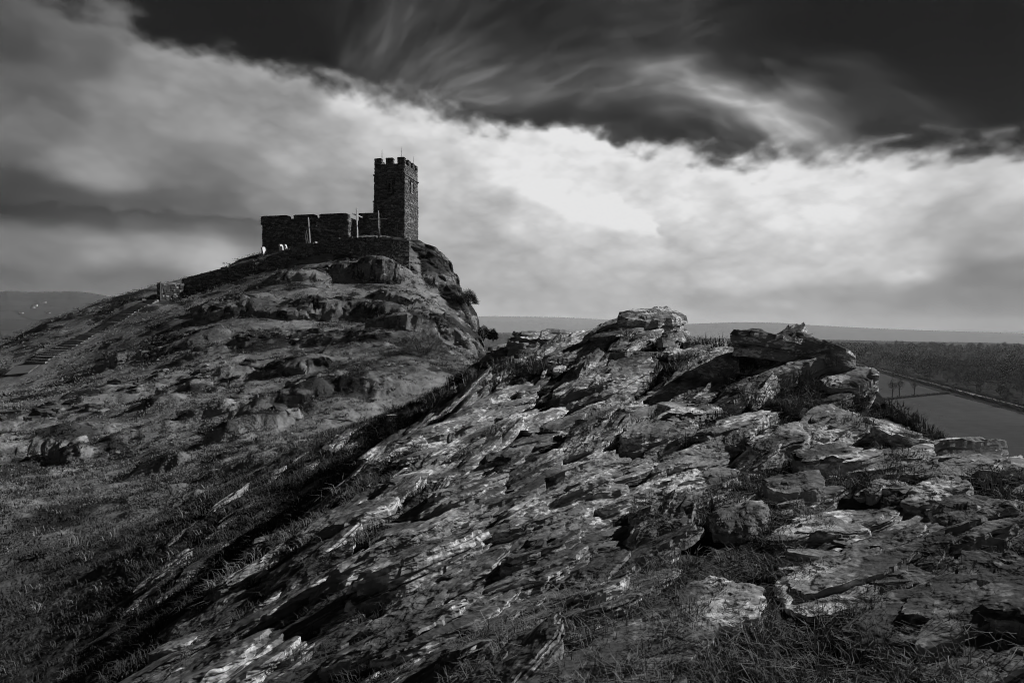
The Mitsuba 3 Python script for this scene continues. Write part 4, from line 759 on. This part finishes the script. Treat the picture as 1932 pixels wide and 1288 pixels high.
for i in range(420):                                   # the row of trees closing the plain, and clumps far to the left
    if i < 260: px = rng.uniform(1080, 1990); Y = rng.uniform(1330, 1480) + 60 * math.sin(px / 90)
    else: px = rng.uniform(-150, 240); Y = rng.uniform(1050, 1200)
    if i < 260 and (1795 < px < 1830) and rng.random() < .7: continue
    X = (px - 966) / FPX * Y; plant(f'tree_belt__{i:04d}', int(rng.integers(0, 4)), X, Y, ZV, rng.uniform(1.0, 1.5), rng.uniform(0, 360))
labels['tree_belt'] = {'label': 'far-off belts of trees across the plain', 'kind': 'stuff'}
for i, (px, Y, w) in enumerate([(58, 1900, 9), (62, 1980, 12), (140, 2300, 16), (150, 2500, 14), (36, 1700, 8), (84, 1750, 14), (80, 2100, 10), (160, 2750, 10), (110, 2600, 9), (1765, 1520, 14), (1790, 1560, 20), (1802, 1530, 12), (1612, 1600, 14)]):
    X = (px - 966) / FPX * Y; z = ZV
    if px < 300: z = ZV - 3 + 0.0
    if px < 300: s_ = np.clip((math.hypot(X, Y) - 1250) / (3400 - 1250), 0, 1) ** 1.25; z = ZV - 3 + s_ * (160 if px > 130 else 195) * .98
    k = num('house', i); v, f = box8([X, Y, z - 4], [w, 2, 0], [-1, 7, 0], [0, 0, 8.5])
    put(k + '__wall', trimesh.Trimesh(v, f, process=False), 'house_white')
    t4 = v[4:]; r0_, r1_ = (t4[0] + t4[3]) / 2 + [0, 0, 2.6], (t4[1] + t4[2]) / 2 + [0, 0, 2.6]; o_ = np.array([0, 0, .05])
    put(k + '__roof', trimesh.Trimesh(np.array([t4[0] + o_, t4[1] + o_, t4[2] + o_, t4[3] + o_, r0_, r1_]), [[0, 1, 5], [0, 5, 4], [2, 3, 4], [2, 4, 5], [3, 0, 4], [1, 2, 5]], process=False), 'roof_slate')
    labels[k] = {'label': 'tiny white farmhouse on the walled slopes of the moor at far left' if px < 300 else 'tiny white house among the far trees at the right', 'category': 'house', 'group': 'houses on the moor slope' if px < 300 else 'houses among the far trees'}

# ---------------------------------------------------------------- shrubs and grass
def shrub(key, p, r, h, n, mat, seed, lab, cat='shrub', thick=.03):
    g = np.random.default_rng(seed); st_, v = MB(), []
    for i in range(9):
        a = g.uniform(0, 6.28); e = np.array([math.cos(a) * r * g.uniform(.3, .9), math.sin(a) * r * g.uniform(.3, .9), h * g.uniform(.5, .95)]); st_.add(*tube([[0, 0, -.3], e * .5 + [0, 0, .1 * h], e], [.035 * h, .02 * h, .006 * h], 4))
    u = g.normal(0, 1, (n, 3)); u /= np.linalg.norm(u, axis=1, keepdims=True); u[:, 2] = np.abs(u[:, 2]); rad = g.uniform(.35, 1, (n, 1)) ** .6 * (.7 + .6 * meshkit.fbm(u * 2.2 + seed, 3, seed)[:, None])
    c = u * rad * [r, r, h]; d = u + g.normal(0, .5, (n, 3)); d /= np.linalg.norm(d, axis=1, keepdims=True); sd_ = np.cross(d, g.normal(0, 1, (n, 3))); sd_ /= np.linalg.norm(sd_, axis=1, keepdims=True)
    l = h * (.22 if n < 3000 else .12) * g.uniform(.5, 1.3, (n, 1)); v = np.stack([c - sd_ * thick, c + sd_ * thick, c + d * l], 1).reshape(-1, 3)
    p = np.asarray(p, float); put(key + '__stem', trimesh.Trimesh(st_.mesh().vertices + p, st_.mesh().faces, process=False), 'bark'); put(key + '__foliage', trimesh.Trimesh(v + p, np.arange(3 * n).reshape(-1, 3), process=False), mat); labels[key] = {'label': lab, 'category': cat}
def onto(px, py):
    q = ipx2(px, py); return np.array([q[0], q[1], float(ground(np.array([q[0]]), np.array([q[1]]))[0]) - .08])
def ipx2(px, py):
    d = ray(px, py); d = d / d[1]; Y = np.exp(np.linspace(math.log(1.8), math.log(110), 1400)); x, y, z = d[0] * Y, Y, d[2] * Y
    k = np.nonzero(z < ground(x, y))[0]; return (x[k[0]], y[k[0]])
def blades(pos, n, h, spread, width, seed, lean=.5, seg=2):
    """grass: for each tuft n curved, tapering blades; h, spread, width per tuft"""
    g = np.random.default_rng(seed); m = len(pos) * n; k = np.repeat(np.arange(len(pos)), n)
    a = g.uniform(0, 2 * np.pi, m); rr_ = np.sqrt(g.uniform(0, 1, m)) * spread[k]; root = pos[k] + np.stack([np.cos(a) * rr_, np.sin(a) * rr_, -0.01 + 0 * a], 1)
    b = a + g.normal(0, .9, m); L = h[k] * g.uniform(.45, 1.2, m); ln = lean * g.uniform(.3, 1.5, m) * (.4 + rr_ / np.maximum(spread[k], 1e-6))
    out = np.stack([np.cos(b), np.sin(b), 0 * b], 1); sd_ = np.stack([-np.sin(b), np.cos(b), 0 * b], 1) * (width[k] * g.uniform(.6, 1.3, m))[:, None] / 2
    tip = root + out * (L * ln * 1.1)[:, None] + np.array([0, 0, 1]) * (L * (1 - .35 * ln))[:, None]
    if seg == 1: return np.stack([root - sd_, root + sd_, tip], 1).reshape(-1, 3), np.arange(3 * m).reshape(-1, 3)
    mid = root + out * (L * ln * .35)[:, None] + np.array([0, 0, 1]) * (L * .62)[:, None]
    v = np.stack([root - sd_, root + sd_, mid + sd_ * .8, mid - sd_ * .8, tip], 1).reshape(-1, 3); o = np.arange(m)[:, None] * 5
    return v, np.vstack([o + [0, 1, 2], o + [0, 2, 3], o + [3, 2, 4]])
grs = np.random.default_rng(55)
bedm = bed | (ndi.gaussian_filter(bed.astype(float), 1.5) > .5)
def pickv(mask, n, power):
    """vertices of the relief grid under mask, thinned so that they are even on the ground to a power of distance"""
    i, j = np.nonzero(mask); w = rr[i, j] ** power * np.gradient(AZ)[j] * np.gradient(RR)[i]; k = grs.choice(len(i), n, replace=False, p=w / w.sum()); i, j = i[k], j[k]
    p = np.stack([vx[i, j], vy[i, j], hh[i, j]], 1); return p + np.c_[grs.normal(0, 1, (n, 2)) * .004 * rr[i, j][:, None], np.zeros(n)], rr[i, j], (i, j)
stair = np.abs((gx - sx0[0]) * (sx1 - sx0)[1] - (gy - sx0[1]) * (sx1 - sx0)[0]) / np.hypot(*(sx1 - sx0)[:2]) < 1.5
stair &= (gy > 43) & (gy < 60)
front = ~stair & (np.abs(aa) < math.radians(47)) & (rr > 2.0)
clump = meshkit.fbm(np.stack([gx * 1.6, gy * 1.6, gb * 1.6], -1), 3, 401)
inn = inside(gx, gy, OUTLINE)
for nm, mask, n, nb, power, hgt, mat, lab in [
    ('outcrop_grass', front & ~bedm & inn & (rr < 19) & (pocket > .535), 700, 46, -.6, .16, 'blade_mid', 'tufts of grey grass in the hollows between the slabs'),
    ('left_grass', front & inn & (rr < 8) & (gx < -.12 * gy - .1), 520, 40, -.5, .12, 'blade_short', 'dark rough grass over the lower left end of the outcrop'),
    ('straw_grass', front & ~bedm & inn & (rr < 19) & (pocket > .52), 420, 26, -.6, .19, 'blade_pale', 'tufts of pale dry grass between the slabs'),
    ('slope_grass', front & ~bedm & ~inn & (rr < 26) & (clump > .36), 4200, 22, -.8, .055, 'blade_short', 'rough grass on the near slope at the left'),
    ('hollow_grass', front & (rr < 17) & inside(gx + .3 * gy * 0, gy, HOLLOW), 700, 34, -.7, .12, 'blade_short', 'dark grass hanging in the hollow'),
    ('dry_grass', front & ~bedm & ~inn & (rr < 30) & (clump > .47), 420, 16, -.9, .09, 'blade_pale', 'scattered dry blades on the near slope'),
    ('hill_grass', front & ~bed & (rr > 16) & (rr < 82) & (sd < 2), 24000, 7, -.9, .075, 'blade_hill', 'tussocky short grass over the church hill'),
    ('heath_tussock', front & ~bed & (rr > 9) & (rr < 80) & (meshkit.fbm(np.stack([gx * .5, gy * .5, gb * .8], -1), 4, 402) > .53), 11000, 10, -.9, .13, 'blade_dark', 'dark heath tussocks scattered over the hill')]:
    pos, r, (i, j) = pickv(mask, n, power)
    far_ = nm in ('hill_grass', 'heath_tussock')
    sc = np.clip(r / (30 if far_ else 8), .7, 1.6) * grs.uniform(.6, 1.35, n)
    v, f = blades(pos, nb, hgt * sc, .10 * sc * (2.6 if far_ else 1), np.maximum(.004, .0011 * r) * (1.5 if far_ else 1), 410 + n, .7, 1 if far_ else 2)
    put(nm, trimesh.Trimesh(v, f, process=False), mat, kind='stuff', label=lab)
mb = MB(); g = np.random.default_rng(808); ico = trimesh.creation.icosphere(1, 1.0)
spots = [(820, 640, 30, 30, 26), (870, 645, 26, 26, 20), (590, 658, 36, 10, 14), (300, 662, 40, 10, 10), (720, 650, 40, 14, 16), (450, 705, 60, 14, 10), (620, 520, 70, 30, 10), (740, 540, 30, 40, 10), (420, 800, 200, 70, 10), (250, 740, 200, 60, 8), (690, 700, 60, 20, 14)]
for sx_, sy_, dx, dy, n in spots:
    for i in range(n):
        try: q = ipx2(g.normal(sx_, dx), g.normal(sy_, dy))
        except IndexError: continue
        r = math.hypot(*q)
        if not 9 < r < 80: continue
        z = float(ground(np.array([q[0]]), np.array([q[1]]))[0]); k = g.uniform(.04, .15) * (r / 35) ** .7
        mb.add(ico.vertices * (1 + .5 * (g.random((42, 1)) - .5)) * k * [g.uniform(1, 1.8), g.uniform(.8, 1.3), g.uniform(.4, .8)] + [q[0], q[1], z], ico.faces)
put('scattered_stones', mb.mesh(), 'pale_stone', kind='stuff', label='pale stones strewn over the turf of the hill')
shrub('willow_shrub', onto(800, 668), 1.5, 1.5, 2600, 'twig_pale', 1, 'grey twiggy shrub in the hollow between hill and foreground rocks', thick=.012)
shrub('cliff_bush', P(884, 573, 66.5), 1.1, 1.5, 2600, 'twig', 2, 'wind-blown bush clinging to the skyline of the cliff edge', thick=.02)
shrub('thorn_tree', P(930, 640, 58), .5, .95, 2000, 'leaf_dark', 3, 'small round thorn tree standing alone below the cliff', 'tree', thick=.02)
shrub('ivy_bush', P(912, 638, 60), .9, 1.3, 3000, 'leaf_dark', 4, 'dark bush hugging the foot of the cliff beside the small thorn tree', thick=.02)

# ---------------------------------------------------------------- the air
scene['haze_air'] = {'type': 'homogeneous', 'albedo': grey(.95), 'sigma_t': grey(6.5e-5)}
scene['haze'] = {'type': 'cube', 'to_world': T().translate([0, 0, 60]).scale([10500, 10500, 134]), 'bsdf': {'type': 'null'}, 'interior': {'type': 'ref', 'id': 'haze_air'}}
labels['haze'] = {'kind': 'stuff', 'label': 'thin pale haze in the air over the plain'}
